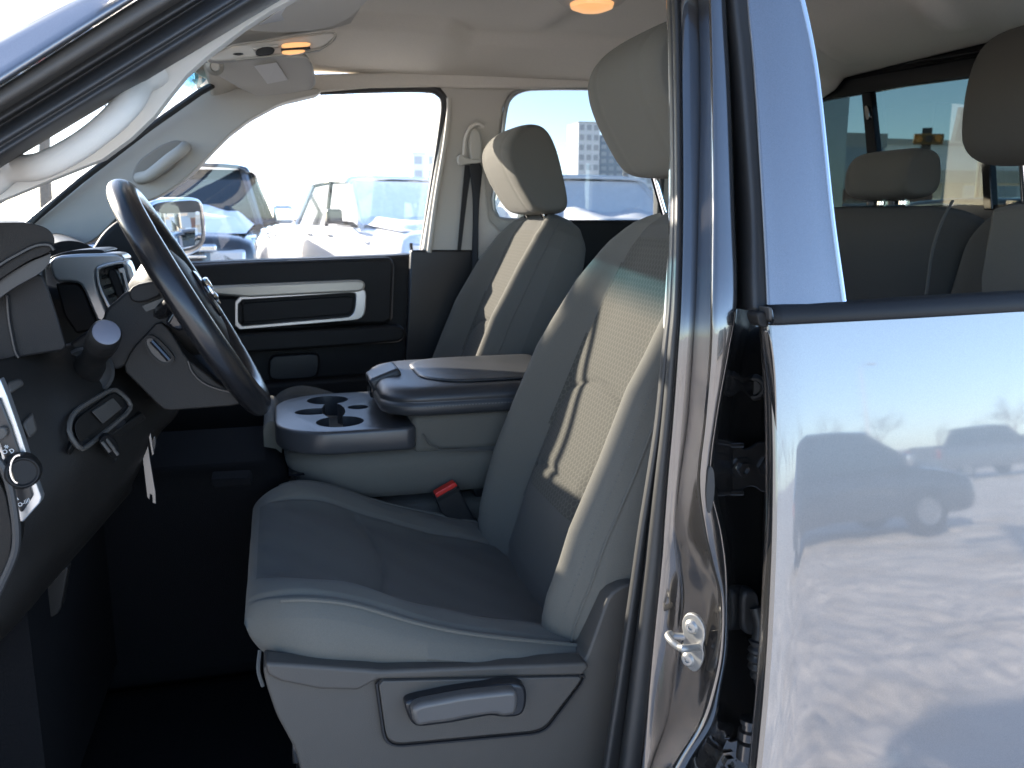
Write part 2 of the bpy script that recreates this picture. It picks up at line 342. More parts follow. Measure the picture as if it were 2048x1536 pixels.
# ---- driver side A-pillar: painted outside, weatherstrip, interior trim with grab handle
def pillar_strip(name, la, lb, mt, n=24, **k):
    """band between two lines of (px, py, Y) points"""
    A = catmull([at(*p) for p in la], n); B = catmull([at(*p) for p in lb], n)
    return A, B
def bands(name, lines, mt, parent, n=36, it=2, **k):
    ext = lambda l: [(l[0][0]+4.2*(l[0][0]-l[1][0]), l[0][1]+4.2*(l[0][1]-l[1][1]), l[0][2])]+list(l)      # carry the pillar on down to the cowl
    R = np.array([catmull([at(*p) for p in ext(l)], n) for l in lines])      # lines x n
    R = np.transpose(R, (1, 0, 2)); R = np.array([chaikin(r, it, closed=False) for r in R])
    return grid(name, R, mt, parent, sharp=0, **k)
a_pillar = bands('a_pillar', [
    [(-140, 140, .92), (-60, 101, .91), (137, 0, .91), (260, -62, .93), (420, -140, .98)],
    [(-140, 142, .875), (-60, 103, .87), (137, 2, .87), (260, -60, .89), (420, -138, .94)],
    [(-140, 195, .850), (-60, 150, .848), (190, 0, .852), (300, -62, .875), (460, -140, .92)],
    [(-140, 240, .82), (-60, 205, .82), (266, 0, .83), (375, -65, .86), (520, -140, .90)],
    [(-140, 246, .86), (-60, 211, .86), (272, 0, .87), (380, -65, .90), (526, -140, .94)],
    [(-140, 300, .93), (-60, 258, .93), (350, 0, .94), (460, -65, .97), (600, -140, 1.0)]], M['paint'], cab, solid=0.002)
bands('door_frame_strip', [
    [(-140, 250, .855), (-60, 212, .85), (274, 0, .86), (384, -65, .885), (528, -140, .92)],
    [(-140, 262, .838), (-60, 222, .838), (290, 0, .848), (400, -68, .875), (545, -140, .91)],
    [(-140, 290, .838), (-60, 250, .838), (345, 0, .848), (455, -68, .878), (595, -140, .913)],
    [(-140, 298, .86), (-60, 256, .86), (354, 0, .87), (464, -68, .90), (604, -140, .93)],
    [(-140, 340, .91), (-60, 298, .91), (420, 0, .92), (540, -68, .95), (680, -140, .98)]], M['plastic'], a_pillar, it=2, solid=0.002)
a_seal = bands('door_seal', [
    [(-140, 300, .868), (-60, 258, .868), (356, 0, .878), (466, -70, .91), (606, -140, .94)],
    [(-140, 322, .862), (-60, 280, .86), (395, 0, .87), (515, -75, .90), (650, -140, .93)],
    [(-140, 330, .885), (-60, 288, .885), (405, 0, .895), (520, -75, .92), (656, -140, .95)],
    [(-140, 350, .858), (-60, 305, .855), (440, 0, .865), (556, -75, .89), (690, -140, .92)],
    [(-140, 365, .852), (-60, 322, .850), (466, 0, .860), (580, -75, .885), (716, -140, .915)],
    [(-140, 372, .862), (-60, 330, .860), (476, 0, .870), (590, -75, .895), (725, -140, .925)],
    [(-140, 385, .850), (-60, 345, .848), (500, 0, .858), (620, -75, .885), (750, -140, .915)],
    [(-140, 405, .885), (-60, 366, .885), (545, 0, .90), (680, -75, .93), (800, -140, .95)],
    [(-140, 420, .93), (-60, 372, .93), (562, 0, .94), (700, -78, .97), (820, -140, .99)]], M['rubber'], a_pillar, it=2, solid=0.002)
C_ = [(640, -40), (567, -4), (492, 22), (307, 125), (262, 150), (252, 168), (236, 200), (222, 222), (171, 267), (102, 309), (46, 318), (20, 316), (-320, 520),
      (-320, 585), (0, 401), (85, 366), (205, 318), (262, 276), (308, 232), (340, 190), (372, 150), (413, 113), (454, 82), (489, 55), (543, 20), (581, 0), (640, -36)]
prism('pillar_trim', [at(a, b, 0.965) for a, b in C_], (0, 0.022, 0), M['beige'], a_pillar, bevel=0.006)
hp = catmull([at(*p) for p in ((-20, 352, .955), (25, 338, .945), (80, 332, .915), (150, 298, .905), (215, 250, .905), (258, 205, .915), (276, 170, .94), (292, 140, .96))], 34)
tube('grab_handle', hp, np.interp(np.linspace(0, 1, 34), [0, .12, .5, .88, 1], [.020, .0130, .0122, .0140, .022]), M['beige'], a_pillar, n=14, flat=0.8)

# ---- driver side B-pillar jamb: painted pressing, seal, striker, hinges
ROW = [-150, 0, 200, 420, 600, 700, 840, 960, 1060, 1130, 1200, 1300, 1380, 1450, 1536, 1680]
def tum(py): return 0.10*np.clip((640-py)/640, 0, 1.4)
def jamb(name, cols, mt, parent, it=2, nrow=90, **k):
    """cols: list of (px for every ROW, Y)"""
    L = []
    for px, Y in cols:
        pts = catmull([at(px[i], ROW[i], (Y[i] if isinstance(Y, (list, tuple)) else Y)+tum(ROW[i])) for i in range(len(ROW))], nrow); L.append(pts)
    R = np.transpose(np.array(L), (1, 0, 2)); R = np.array([chaikin(r, it, closed=False) for r in R])
    return grid(name, R, mt, parent, sharp=0, **k)
s_a = [1326, 1336, 1342, 1343, 1336, 1326, 1312, 1294, 1278, 1268, 1258, 1243, 1231, 1220, 1207, 1186]
s_b = [1346, 1357, 1361, 1362, 1358, 1352, 1342, 1332, 1325, 1320, 1313, 1303, 1296, 1290, 1281, 1264]
lt_r = [1386, 1399, 1403, 1399, 1394, 1388, 1378, 1362, 1353, 1362, 1368, 1356, 1346, 1332, 1303, 1268]
dk_r = [1412, 1421, 1426, 1428, 1426, 1424, 1412, 1400, 1412, 1428, 1443, 1440, 1424, 1400, 1350, 1290]
rg_r = [1440, 1444, 1454, 1461, 1466, 1452, 1428, 1416, 1436, 1446, 1449, 1447, 1434, 1418, 1366, 1310]
bk_r = [1456, 1462, 1484, 1500, 1506, 1530, 1545, 1550, 1552, 1552, 1550, 1550, 1548, 1546, 1544, 1540]
Lc = lambda v, d: [q+d for q in v]
b_pillar = jamb('b_pillar', [
    (Lc(s_b, -22), .955), (Lc(s_b, -8), .885), (s_b, .868), (Lc(lt_r, -10), .862), (Lc(lt_r, -2), .862), (lt_r, .862),
    ([a+(b-a)*.3 for a, b in zip(lt_r, dk_r)], .842), ([a+(b-a)*.85 for a, b in zip(lt_r, dk_r)], .79), (dk_r, .775), (Lc(dk_r, 3), .772), (rg_r, .772), (Lc(rg_r, 5), .776),
    ([a+(b-a)*.25 for a, b in zip(rg_r, bk_r)], .83), ([a+(b-a)*.6 for a, b in zip(rg_r, bk_r)], .86), (bk_r, .872), (Lc(bk_r, 60), .88)], M['jamb'], cab, solid=0.002)
jamb('pillar_seal', [
    (Lc(s_a, 2), .93), (s_a, .90), (Lc(s_a, 4), .886), (Lc(s_a, 9), .884),
    ([a+(b-a)*.42 for a, b in zip(s_a, s_b)], .896), ([a+(b-a)*.46 for a, b in zip(s_a, s_b)], .884),
    ([a+(b-a)*.55 for a, b in zip(s_a, s_b)], .868), ([a+(b-a)*.85 for a, b in zip(s_a, s_b)], .864), (s_b, .872), (Lc(s_b, 3), .89)], M['rubber'], b_pillar, solid=0.002)
# inner pillar trim and the lap belt tongue that show between seal and seat
pxs('pillar_trim', [(1366, -60), (1372, 420), (1352, 700), (1312, 1060), (1258, 1380), (1228, 1600), (1300, 1600), (1390, 900), (1420, 420), (1420, -60)], 0.965, 0.05, M['beige'], b_pillar, bevel=0.01)
pxs('pillar_trim', [(1258, 1340), (1275, 1180), (1290, 1180), (1240, 1600), (1195, 1600)], 0.955, 0.008, M['plastic'], b_pillar, bevel=0.003)

# striker
sk = empty('door_striker', at(1390, 1285, .80), parent=b_pillar)
def jl(px, py): return at(px, py, np.interp(px, [1350, 1440], [.836, .776]))     # the dark forward-facing face of the jamb
pl_ = chaikin([(1366, 1244), (1374, 1226), (1388, 1224), (1402, 1232), (1412, 1250), (1414, 1272), (1408, 1290), (1412, 1308), (1406, 1330), (1394, 1342), (1380, 1334), (1369, 1314), (1366, 1296), (1372, 1272)], 1)
plate = [jl(a, b)+np.array((-0.004, -0.003, 0)) for a, b in pl_]
striker = prism('striker_plate', plate, (0.004, 0.004, 0), M['zinc'], b_pillar, bevel=0.001)
bpy.data.objects.remove(sk)
loop = catmull([jl(1376, 1274)+np.array((.002, 0, 0)), jl(1362, 1268)+np.array((-.012, -.002, 0)), at(1341, 1268, .825), at(1336, 1272, .822), at(1345, 1284, .81), at(1360, 1295, .80), at(1370, 1297, .79), jl(1400, 1294)+np.array((.002, 0, 0))], 30)
tube('striker_loop', loop, 0.0042, M['zinc'], striker, n=10)
for (px, py) in ((1388, 1250), (1381, 1315)):
    c = jl(px, py)+np.array((-.004, -.003, 0))
    lathe('screw', c, (-.80, -.60, 0), [(0.0085, -.001), (0.0085, .0015), (0.006, .004), (0.003, .0042), (0.003, .002), (0.0005, .002)], M['zinc'], striker, n=14)
# hinges
def hinge(cx, cy, s=1.0):
    q = lambda a, b, Y: at(cx+a*s, cy+b*s, Y)
    h = prism('door_hinge', [q(a, b, .835) for a, b in chaikin([(-44, -44), (-20, -44), (-18, -36), (0, -40), (14, -52), (60, -52), (60, 54), (20, 50), (4, 36), (-16, 40), (-18, 50), (-44, 50), (-48, 20), (-42, 8), (-48, -10)], 1)], (0, .006, 0), M['steel_dark'], b_pillar, bevel=.0015)
    for a, b in ((-22, 0), (32, -4)):
        lathe('bolt', q(a, b, .834), (0, -1, 0), [(.0135, -.001), (.0135, .002), (.0085, .003), (.0085, .009), (.005, .0095), (.005, .006), (.0005, .006)], M['steel_dark'], h, n=6 if b else 6)
    tube('hinge_pin', [q(-46, -46, .833), q(-20, -46, .833)], .0035, M['steel_dark'], h); tube('hinge_pin', [q(-46, 50, .833), q(-20, 50, .833)], .0035, M['steel_dark'], h)
    return h
hinge(1505, 936); hinge(1476, 1520, 1.0)
hp_ = lathe('hinge_post', at(1492, 1500, .80), (0.05, 0, 1), [(.011, -.01), (.011, .01), (.006, .012), (.012, .016), (.012, .026), (.008, .028), (.008, .034), (.011, .036), (.011, .041), (.004, .043)], M['steel_dark'], b_pillar, n=14)
lathe('bumper_stop', at(1505, 774, .862), (-.35, -.93, 0), [(.016, 0), (.016, .004), (.012, .008), (.0095, .008), (.008, .004), (.001, .004)], M['rubber'], b_pillar, n=24)
for px, py in ((1466, 864), (1426, 1482)): lathe('plug', at(px, py, .84), (-.2, -1, 0), [(.004, 0), (.004, .001), (.002, .002)], M['jamb'], b_pillar, n=12)
pxs('drain_slot', chaikin([(1418, 930), (1428, 938), (1430, 980), (1424, 1020), (1416, 1030), (1412, 990)], 2), .768, .004, M['rubber'], b_pillar)
# wiring boot
bt = pxs('wiring_boot', chaikin([(1484, 1196), (1494, 1182), (1512, 1182), (1520, 1196), (1522, 1262), (1510, 1274), (1492, 1270), (1483, 1250)], 2), .815, .02, M['rubber'], b_pillar, bevel=.005)
bp = catmull([at(*p) for p in ((1512, 1215, .812), (1520, 1250, .805), (1516, 1290, .80), (1514, 1325, .80), (1524, 1356, .80), (1546, 1376, .80))], 64)
tube('wiring_bellows', bp, [.008+.0035*(0.5+0.5*math.cos(i*1.1))*(1 if i > 22 else 0) for i in range(64)], M['rubber'], bt, n=14)

# ---- rear door: outer skin, hem edge, window frame, belt moulding, tinted pane
_zs = np.linspace(.3, 1.7, 281); _sl = np.interp(_zs, [.3, .8, 1.0, 1.1, 1.2, 1.3, 1.45, 1.7], [.26, .25, .212, .178, .158, .158, .166, .175])
_Yc = np.cumsum(_sl)*(_zs[1]-_zs[0]); _Yc = _Yc-np.interp(1.2, _zs, _Yc)+.70
def dY(z): return np.interp(z, _zs, _Yc)         # outer skin profile: leans inwards towards the belt line
def solve_at(px, py):
    Y = .70
    for _ in range(12): Y = dY(at(px, py, Y)[2])
    return at(px, py, Y)
front = [solve_at(px, py) for px, py in ((1546, 640), (1550, 700), (1556, 800), (1559, 900), (1559, 1000), (1557, 1100), (1553, 1200), (1548, 1300), (1541, 1400), (1532, 1500), (1520, 1620), (1505, 1760))]
fr = catmull(front, 60); zz = fr[:, 2]
P = []
for i in range(60):
    z = zz[i]; xs = np.concatenate((np.linspace(fr[i, 0], fr[i, 0]+.03, 5), np.linspace(fr[i, 0]+.06, 1.52, 20)))
    P.append([(x, dY(z)-0.006*(1-((x-1.0)/.55)**2)+(0.004*(1-(x-fr[i, 0])/.03)**2 if x < fr[i, 0]+.03 else 0), z) for x in xs])
rear_door = grid('rear_door', P, M['paint'], cab, sharp=0)
hem = [[p, p+np.array((-.0035, .006, 0)), p+np.array((-.002, .020, 0)), p+np.array((.004, .03, 0))] for p in (np.array(r[0]) for r in P)]
grid('door_hem', hem, M['jamb'], rear_door, sharp=0, solid=.001)
box('door_inner', (1.05, .84, 1.12), (1.0, .06, .62), M['charcoal'], rear_door, bevel=.01)
# upper frame (leans inwards), with a bright lip at the glass edge
fl = [(1496, -80), (1497, 0), (1511, 150), (1528, 420), (1535, 560), (1537, 612)]
frr = [(1580, -80), (1603, 0), (1632, 150), (1661, 420), (1680, 560), (1686, 604)]
def fY(py): return .752+.095*np.clip((620-py)/620, 0, 1.3)
A = catmull([at(a, b, fY(b)) for a, b in fl], 30); B = catmull([at(a, b, fY(b)-.004) for a, b in frr], 30)
R = [[a+np.array((0, .004, 0)), a, a*.97+b*.03, a*.8+b*.2, a*.5+b*.5+np.array((0, -.003, 0)), a*.2+b*.8, a*.02+b*.98, b, b+np.array((0, .006, 0)), b+np.array((-.004, .03, 0))] for a, b in zip(A, B)]
wf = grid('window_frame', R, M['paint'], rear_door, sharp=0)
tube('frame_lip', B+np.array((.001, .0, 0)), .0026, M['chrome'], rear_door, n=8)
tube('glass_run', B+np.array((.006, .016, 0)), .005, M['rubber'], rear_door, n=8)
for nm, ca, cb in (('frame_seal', [(1462, -80), (1463, 0), (1478, 150), (1498, 420), (1500, 560), (1502, 622)], [(1492, -80), (1493, 0), (1508, 150), (1526, 420), (1532, 560), (1533, 624)]),):
    A2 = catmull([at(a, b, fY(b)+.03) for a, b in ca], 30); B2 = catmull([at(a, b, fY(b)+.004) for a, b in cb], 30)
    grid(nm, [[a+np.array((0, .03, 0)), a, a*.6+b*.4+np.array((0, -.004, 0)), a*.55+b*.45, b, b+np.array((.002, .01, 0))] for a, b in zip(A2, B2)], M['rubber'], rear_door, sharp=0, solid=.001)
# rest of the window frame: header rail above and rear post (outside the picture)
# belt moulding
bm = []
for px, pt, pb in ((1541, 615, 645), (1560, 614, 645), (1700, 607, 638), (1900, 594, 628), (2048, 586, 620), (2250, 574, 609), (2500, 560, 596)):
    a, b = at(px, pt, .748), at(px, pb, .739)
    bm.append([a+np.array((0, .02, -.004)), a+np.array((0, .008, .001)), a, b*.15+a*.85+np.array((0, -.004, 0)), b*.9+a*.1+np.array((0, -.006, 0)), b+np.array((0, -.002, -.001)), b+np.array((0, .01, -.002))])
bm = np.transpose(np.array(bm), (1, 0, 2))
grid('belt_moulding', bm, M['charcoal'], rear_door, sharp=0, solid=.0015)
pxs('moulding_cap', [(1538, 613), (1546, 616), (1548, 644), (1540, 641)], .738, .02, M['rubber'], rear_door, bevel=.002)
pxs('corner_patch', chaikin([(1513, 624), (1534, 624), (1540, 648), (1532, 656), (1518, 652)], 1), .745, .02, M['charcoal'], rear_door, bevel=.003)
# lower hem flange seen between pillar and skin
fe = [[at(a, b, .745), at(a+w_, b, .725)] for a, b, w_ in ((1522, 655, 20), (1524, 690, 24), (1530, 740, 24), (1536, 800, 20), (1541, 860, 15), (1546, 960, 10))]
grid('door_flange', fe, M['jamb'], rear_door, solid=.002, sub=1)
q0, q1, q2, q3 = at(1600, -60, .84), at(1700, 640, .752), None, None
prism('window_frame', [(.44, .85, 1.90), (.50, .842, 1.80), (1.30, .842, 1.80), (1.40, .85, 1.90)], (0, .03, 0), M['paint'], rear_door, bevel=.006)
prism('window_frame', [(1.30, .842, 1.80), (1.40, .748, 1.50), (1.50, .748, 1.50), (1.44, .842, 1.84)], (0, .03, 0), M['paint'], rear_door, bevel=.006)
# roof rail above the door openings
tube('roof_rail', catmull([at(640, -190, .99), at(900, -215, .955), at(1250, -190, .93), at(1500, -170, .92), np.array((1.1, .90, 1.93)), np.array((1.65, .93, 1.90))], 30), .032, M['jamb'], cab, n=12)

# ---- passenger side: A-pillar trim, rail, B-pillar, door, glass
pa = [(408, 168), (470, 176), (560, 180), (640, 176), (640, 187), (560, 206), (500, 238), (455, 272), (420, 308), (385, 345), (350, 374), (312, 396), (285, 404), (240, 430), (190, 480), (100, 520), (20, 520), (20, 468), (75, 440)]
YA = lambda px: 2.30
pat = prism('passenger_pillar_trim', [at(a, b, 2.28) for a, b in chaikin(pa, 1)], (0, .07, 0), M['beige'], cab, bevel=.012)
pxs('handle_recess', chaikin([(262, 352), (275, 322), (320, 290), (355, 278), (374, 288), (372, 308), (340, 342), (300, 366), (272, 370)], 2), 2.272, .03, mat('recess_shade_trim', (0.30, .27, .23), .6), pat, bevel=.004)  # darker beige plate, shade of the hollow put into its colour
pgr = [at(*p) for p in ((278, 356, 2.27), (300, 350, 2.235), (335, 322, 2.228), (362, 302, 2.235), (370, 294, 2.27))]
tube('grab_handle', catmull(pgr, 18), .014, M['beige'], pat, n=10)
# black frit line of the windshield edge
tube('glass_seal', [at(*p) for p in ((40, 462, 2.27), (160, 362, 2.25), (300, 254, 2.24), (400, 184, 2.22), (425, 170, 2.2))], .008, M['rubber'], cab, n=8)
# windshield pane
WT = [at(430, 70, 1.0), at(425, 60, 2.25)]
ws_t0, ws_t1 = np.array((-.150, .93, 1.875)), np.array((-.138, 2.30, 1.875)); ws_b0, ws_b1 = np.array((-.68, .86, 1.44)), np.array((-.63, 2.36, 1.44))
wsP, wsU = [], []
for i in range(13):
    v = i/12; row = []; ur = []
    for j in range(21):
        u = j/20; a = ws_b0*(1-u)+ws_b1*u; b = ws_t0*(1-u)+ws_t1*u; bow = .07*(1-(2*u-1)**2)
        row.append(a*(1-v)+b*v+np.array((-bow, 0, .01))); ur.append((u, v))
    wsP.append(row); wsU.append(ur)
grid('windshield', wsP, M['glass_ws'], cab, uv=wsU, sharp=0)
tube('windshield_header', [np.array(wsP[-1][j])+np.array((.01, 0, .008)) for j in range(21)], .02, M['beige'], cab, n=8)
# roof rail / upper body side on the passenger side, in one pressed trim with the B- and C-pillars
rail = [(380, 158), (470, 150), (700, 146), (1000, 142), (1400, 138), (1400, 172), (1195, 174), (1090, 176), (1050, 178), (1000, 176), (930, 176), (880, 174), (740, 176), (640, 184), (560, 196), (420, 180)]
pxs('roof_rail_trim', rail, 2.355, .06, M['headliner'], cab, bevel=.006)
bpt = [(876, 172), (930, 174), (1040, 176), (1018, 190), (1008, 215), (1002, 260), (992, 330), (984, 395), (988, 420), (1000, 436), (1040, 442), (1040, 640), (830, 640), (846, 500), (872, 330), (894, 200)]
bpl = pxs('passenger_b_pillar', bpt, 2.36, .05, M['beige'], cab, bevel=.012)
pxs('lower_trim', [(822, 500), (935, 500), (1040, 505), (1040, 900), (800, 900), (812, 700)], 2.350, .03, M['black'], cab, bevel=.006)
# seal and bright edge beside the front glass
sl = [at(*p) for p in ((640, 180, 2.372), (760, 176, 2.372), (850, 176, 2.372), (878, 184, 2.372), (889, 205, 2.372), (884, 260, 2.376), (866, 380, 2.385), (848, 500, 2.40), (842, 540, 2.40))]
tube('door_seal', catmull(sl, 50), .013, M['rubber'], cab, n=10)
sl2 = [at(*p) for p in ((898, 196, 2.352), (898, 222, 2.352), (890, 290, 2.352), (872, 400, 2.352), (858, 505, 2.352))]
tube('trim_edge', catmull(sl2, 30), .007, M['beige'], bpl, n=10)
# rear quarter window surround (passenger rear door)
sq = [at(*p) for p in ((1330, 176, 2.37), (1200, 176, 2.37), (1090, 176, 2.37), (1045, 180, 2.37), (1020, 196, 2.37), (1010, 225, 2.37), (1000, 300, 2.375), (989, 380, 2.38), (986, 405, 2.38), (992, 428, 2.38), (1010, 440, 2.38), (1100, 440, 2.38), (1318, 440, 2.38), (1322, 420, 2.38), (1330, 176, 2.37)) ]
tube('window_trim', catmull(sq[:12], 60), .007, M['satin'], cab, n=8)
pxs('passenger_c_pillar', [(1322, 160), (1600, 160), (1600, 700), (1300, 700), (1318, 440)], 2.37, .05, M['beige'], cab, bevel=.01)
tube('door_seal', [at(1326, 330, 2.362), at(1318, 440, 2.362)], .008, M['rubber'], cab, n=8)
pxs('rear_sill_trim', [(985, 440), (1330, 440), (1320, 900), (985, 900)], 2.38, .06, M['charcoal'], cab, bevel=.01)
prism('rear_side_pane', [at(a, b, 2.42) for a, b in ((985, 165), (1340, 165), (1340, 445), (970, 445))], (0, .004, 0), M['glass_rear'], cab, smooth=False)

# passenger front door
pd = pxs('passenger_door', [(150, 560), (240, 540), (380, 526), (500, 521), (640, 516), (780, 511), (832, 508), (826, 560), (818, 700), (800, 900), (800, 1500), (-200, 1500), (-200, 560)], 2.435, .11, M['charcoal'], cab, bevel=.012)
prism('window_pane', [at(a, b, 2.47) for a, b in ((330, 400), (500, 225), (640, 172), (900, 165), (850, 530), (250, 545))], (0, .004, 0), M['glass'], pd, smooth=False)
pxs('top_pad', [(300, 535), (500, 524), (700, 517), (782, 514), (790, 528), (786, 640), (770, 650), (470, 655), (300, 650)], 2.405, .04, M['charcoal'], pd, bevel=.012)
arm = [(395, 574), (480, 570), (715, 560), (726, 562), (731, 569), (728, 580), (716, 584), (500, 595), (440, 590), (390, 586)]
pxs('accent_strip', arm, 2.375, .035, M['champagne'], pd, bevel=.008)
bz_o = chaikin([(470, 594), (724, 577), (733, 583), (731, 626), (722, 638), (700, 641), (470, 660)], 1); bz_i = chaikin([(476, 600), (707, 585), (712, 590), (709, 624), (700, 633), (690, 635), (476, 653)], 1)
def ring(name, po, pi, Y, th, mt, parent, **k):
    o = [at(a, b, Y) for a, b in po]; i_ = [at(a, b, Y) for a, b in pi]; n = len(o); off = np.array((0, th, 0))
    V = np.array(o+i_+[p+off for p in o]+[p+off for p in i_]); Fs = []
    for a in range(n):
        b = (a+1) % n; Fs += [(a, b, n+b, n+a), (2*n+a, 3*n+a, 3*n+b, 2*n+b), (a, 2*n+a, 2*n+b, b), (n+a, n+b, 3*n+b, 3*n+a)]
    return mk(name, V, Fs, mt, parent, **k)
ring('trim_bezel', bz_o, bz_i, 2.385, .03, M['satin'], pd, bevel=.003)
pxs('bezel_insert', chaikin([(480, 606), (702, 592), (708, 598), (704, 628), (480, 646)], 1), 2.398, .03, M['charcoal'], pd, bevel=.006)
pxs('door_grip', chaikin([(400, 596), (470, 594), (486, 604), (488, 650), (470, 662), (400, 664)], 1), 2.39, .04, M['charcoal'], pd, bevel=.012)
pxs('armrest', chaikin([(300, 672), (480, 668), (700, 656), (800, 652), (812, 660), (806, 684), (700, 692), (500, 706), (300, 716)], 1), 2.36, .08, M['charcoal'], pd, bevel=.018)
pxs('map_pocket', chaikin([(538, 712), (628, 706), (640, 712), (638, 748), (626, 758), (548, 762), (536, 754)], 1), 2.41, .03, M['black'], pd, bevel=.006)
pxs('pocket_lip', [(300, 770), (520, 766), (790, 746), (800, 900), (800, 1300), (100, 1300), (100, 790)], 2.395, .05, M['charcoal'], pd, bevel=.015)
tube('lock_knob', [at(826, 530, 2.40), at(824, 508, 2.40), at(822, 486, 2.40)], [.006, .004, .0045], M['black'], pd, n=8)

# outside mirror on the passenger door
def mY(px): return 2.60+(px-298)/114*.33          # the mirror turns away from the door
mi_o = chaikin([(298, 410), (316, 398), (390, 394), (406, 402), (411, 430), (413, 480), (404, 500), (380, 512), (330, 518), (298, 518)], 2)
mir = prism('side_mirror', [at(a, b, mY(a)) for a, b in mi_o], (-.09, .04, 0), M['chrome'], cab, bevel=.012, label='chrome rimmed passenger side mirror')
mi_i = chaikin([(302, 412), (318, 404), (386, 400), (396, 406), (401, 432), (403, 476), (396, 492), (376, 502), (330, 508), (302, 508)], 2)
prism('mirror_surround', [at(a, b, mY(a))+np.array((.006, -.003, 0)) for a, b in mi_i], (-.02, .01, 0), M['black'], mir, bevel=.002)
mg = chaikin([(306, 416), (320, 409), (382, 405), (390, 410), (394, 434), (397, 474), (390, 488), (372, 496), (330, 502), (306, 502)], 2)
prism('mirror_glass', [at(a, b, mY(a)+(450-b)/100*.035)+np.array((.010, -.005, 0)) for a, b in mg], (-.003, .001, 0), M['mirror'], mir, smooth=False)
tube('mirror_arm', [at(320, 500, 2.66), at(300, 525, 2.56)], .03, M['black'], mir, n=8)

# ---- rear window: black frame, divider bars, privacy glass
XR = 1.555
def rw(name, px, mt, parent, X=XR, th=.02, **k): return prism(name, [atx(a, b, X) for a, b in px], (th, 0, 0), mt, parent, **k)
rwf = rw('rear_window', [(1560, 186), (1640, 168), (1800, 139), (1975, 108), (2300, 45), (2300, 70), (1965, 152), (1800, 174), (1735, 186), (1640, 202), (1560, 218)], M['gloss_black'], cab, bevel=.004)
rw('header_trim', [(1560, 170), (1640, 156), (1960, 106), (2300, 40), (2300, 30), (1960, 98), (1640, 148), (1560, 160)], M['charcoal'], rwf, X=1.54, th=.02, bevel=.004)
rw('divider_bar', [(1722, 186), (1740, 184), (1752, 300), (1758, 420), (1744, 420), (1732, 300)], M['gloss_black'], rwf, X=1.553, bevel=.003)
rw('divider_bar', [(1952, 152), (1966, 150), (1976, 280), (1984, 420), (1966, 420), (1960, 300)], M['gloss_black'], rwf, X=1.551, bevel=.003)
rw('latch_tab', chaikin([(1728, 214), (1733, 210), (1738, 222), (1738, 238), (1732, 240)], 1), M['chrome'], rwf, X=1.548, th=.004)
rw('sill_trim', [(1500, 430), (1700, 418), (2300, 400), (2300, 900), (1500, 900)], M['black'], rwf, X=1.56, th=.03)
for nm, q in (('tinted_pane', [(1540, 195), (1731, 170), (1750, 440), (1540, 450)]), ('tinted_pane', [(1733, 170), (1958, 130), (1975, 440), (1752, 440)]), ('tinted_pane', [(1960, 130), (2300, 30), (2300, 440), (1977, 440)])):
    rw(nm, q, M['glass_dark'], rwf, X=1.572, th=.004, smooth=False)
prism('passenger_quarter_panel', [(1.30, 2.40, 1.98), (1.75, 2.40, 1.98), (1.75, 2.40, .7), (1.30, 2.40, .7)], (0, .05, 0), M['paint'], cab)
prism('quarter_panel', [(1.50, .80, 1.95), (1.72, .80, 1.95), (1.72, .73, .7), (1.52, .73, .7)], (0, .05, 0), M['paint'], cab)
prism('rear_pillar', [(1.58, .86, 1.96), (1.58, 1.04, 1.96), (1.58, 1.00, 1.40), (1.58, .80, 1.40)], (.06, 0, 0), M['charcoal'], cab)
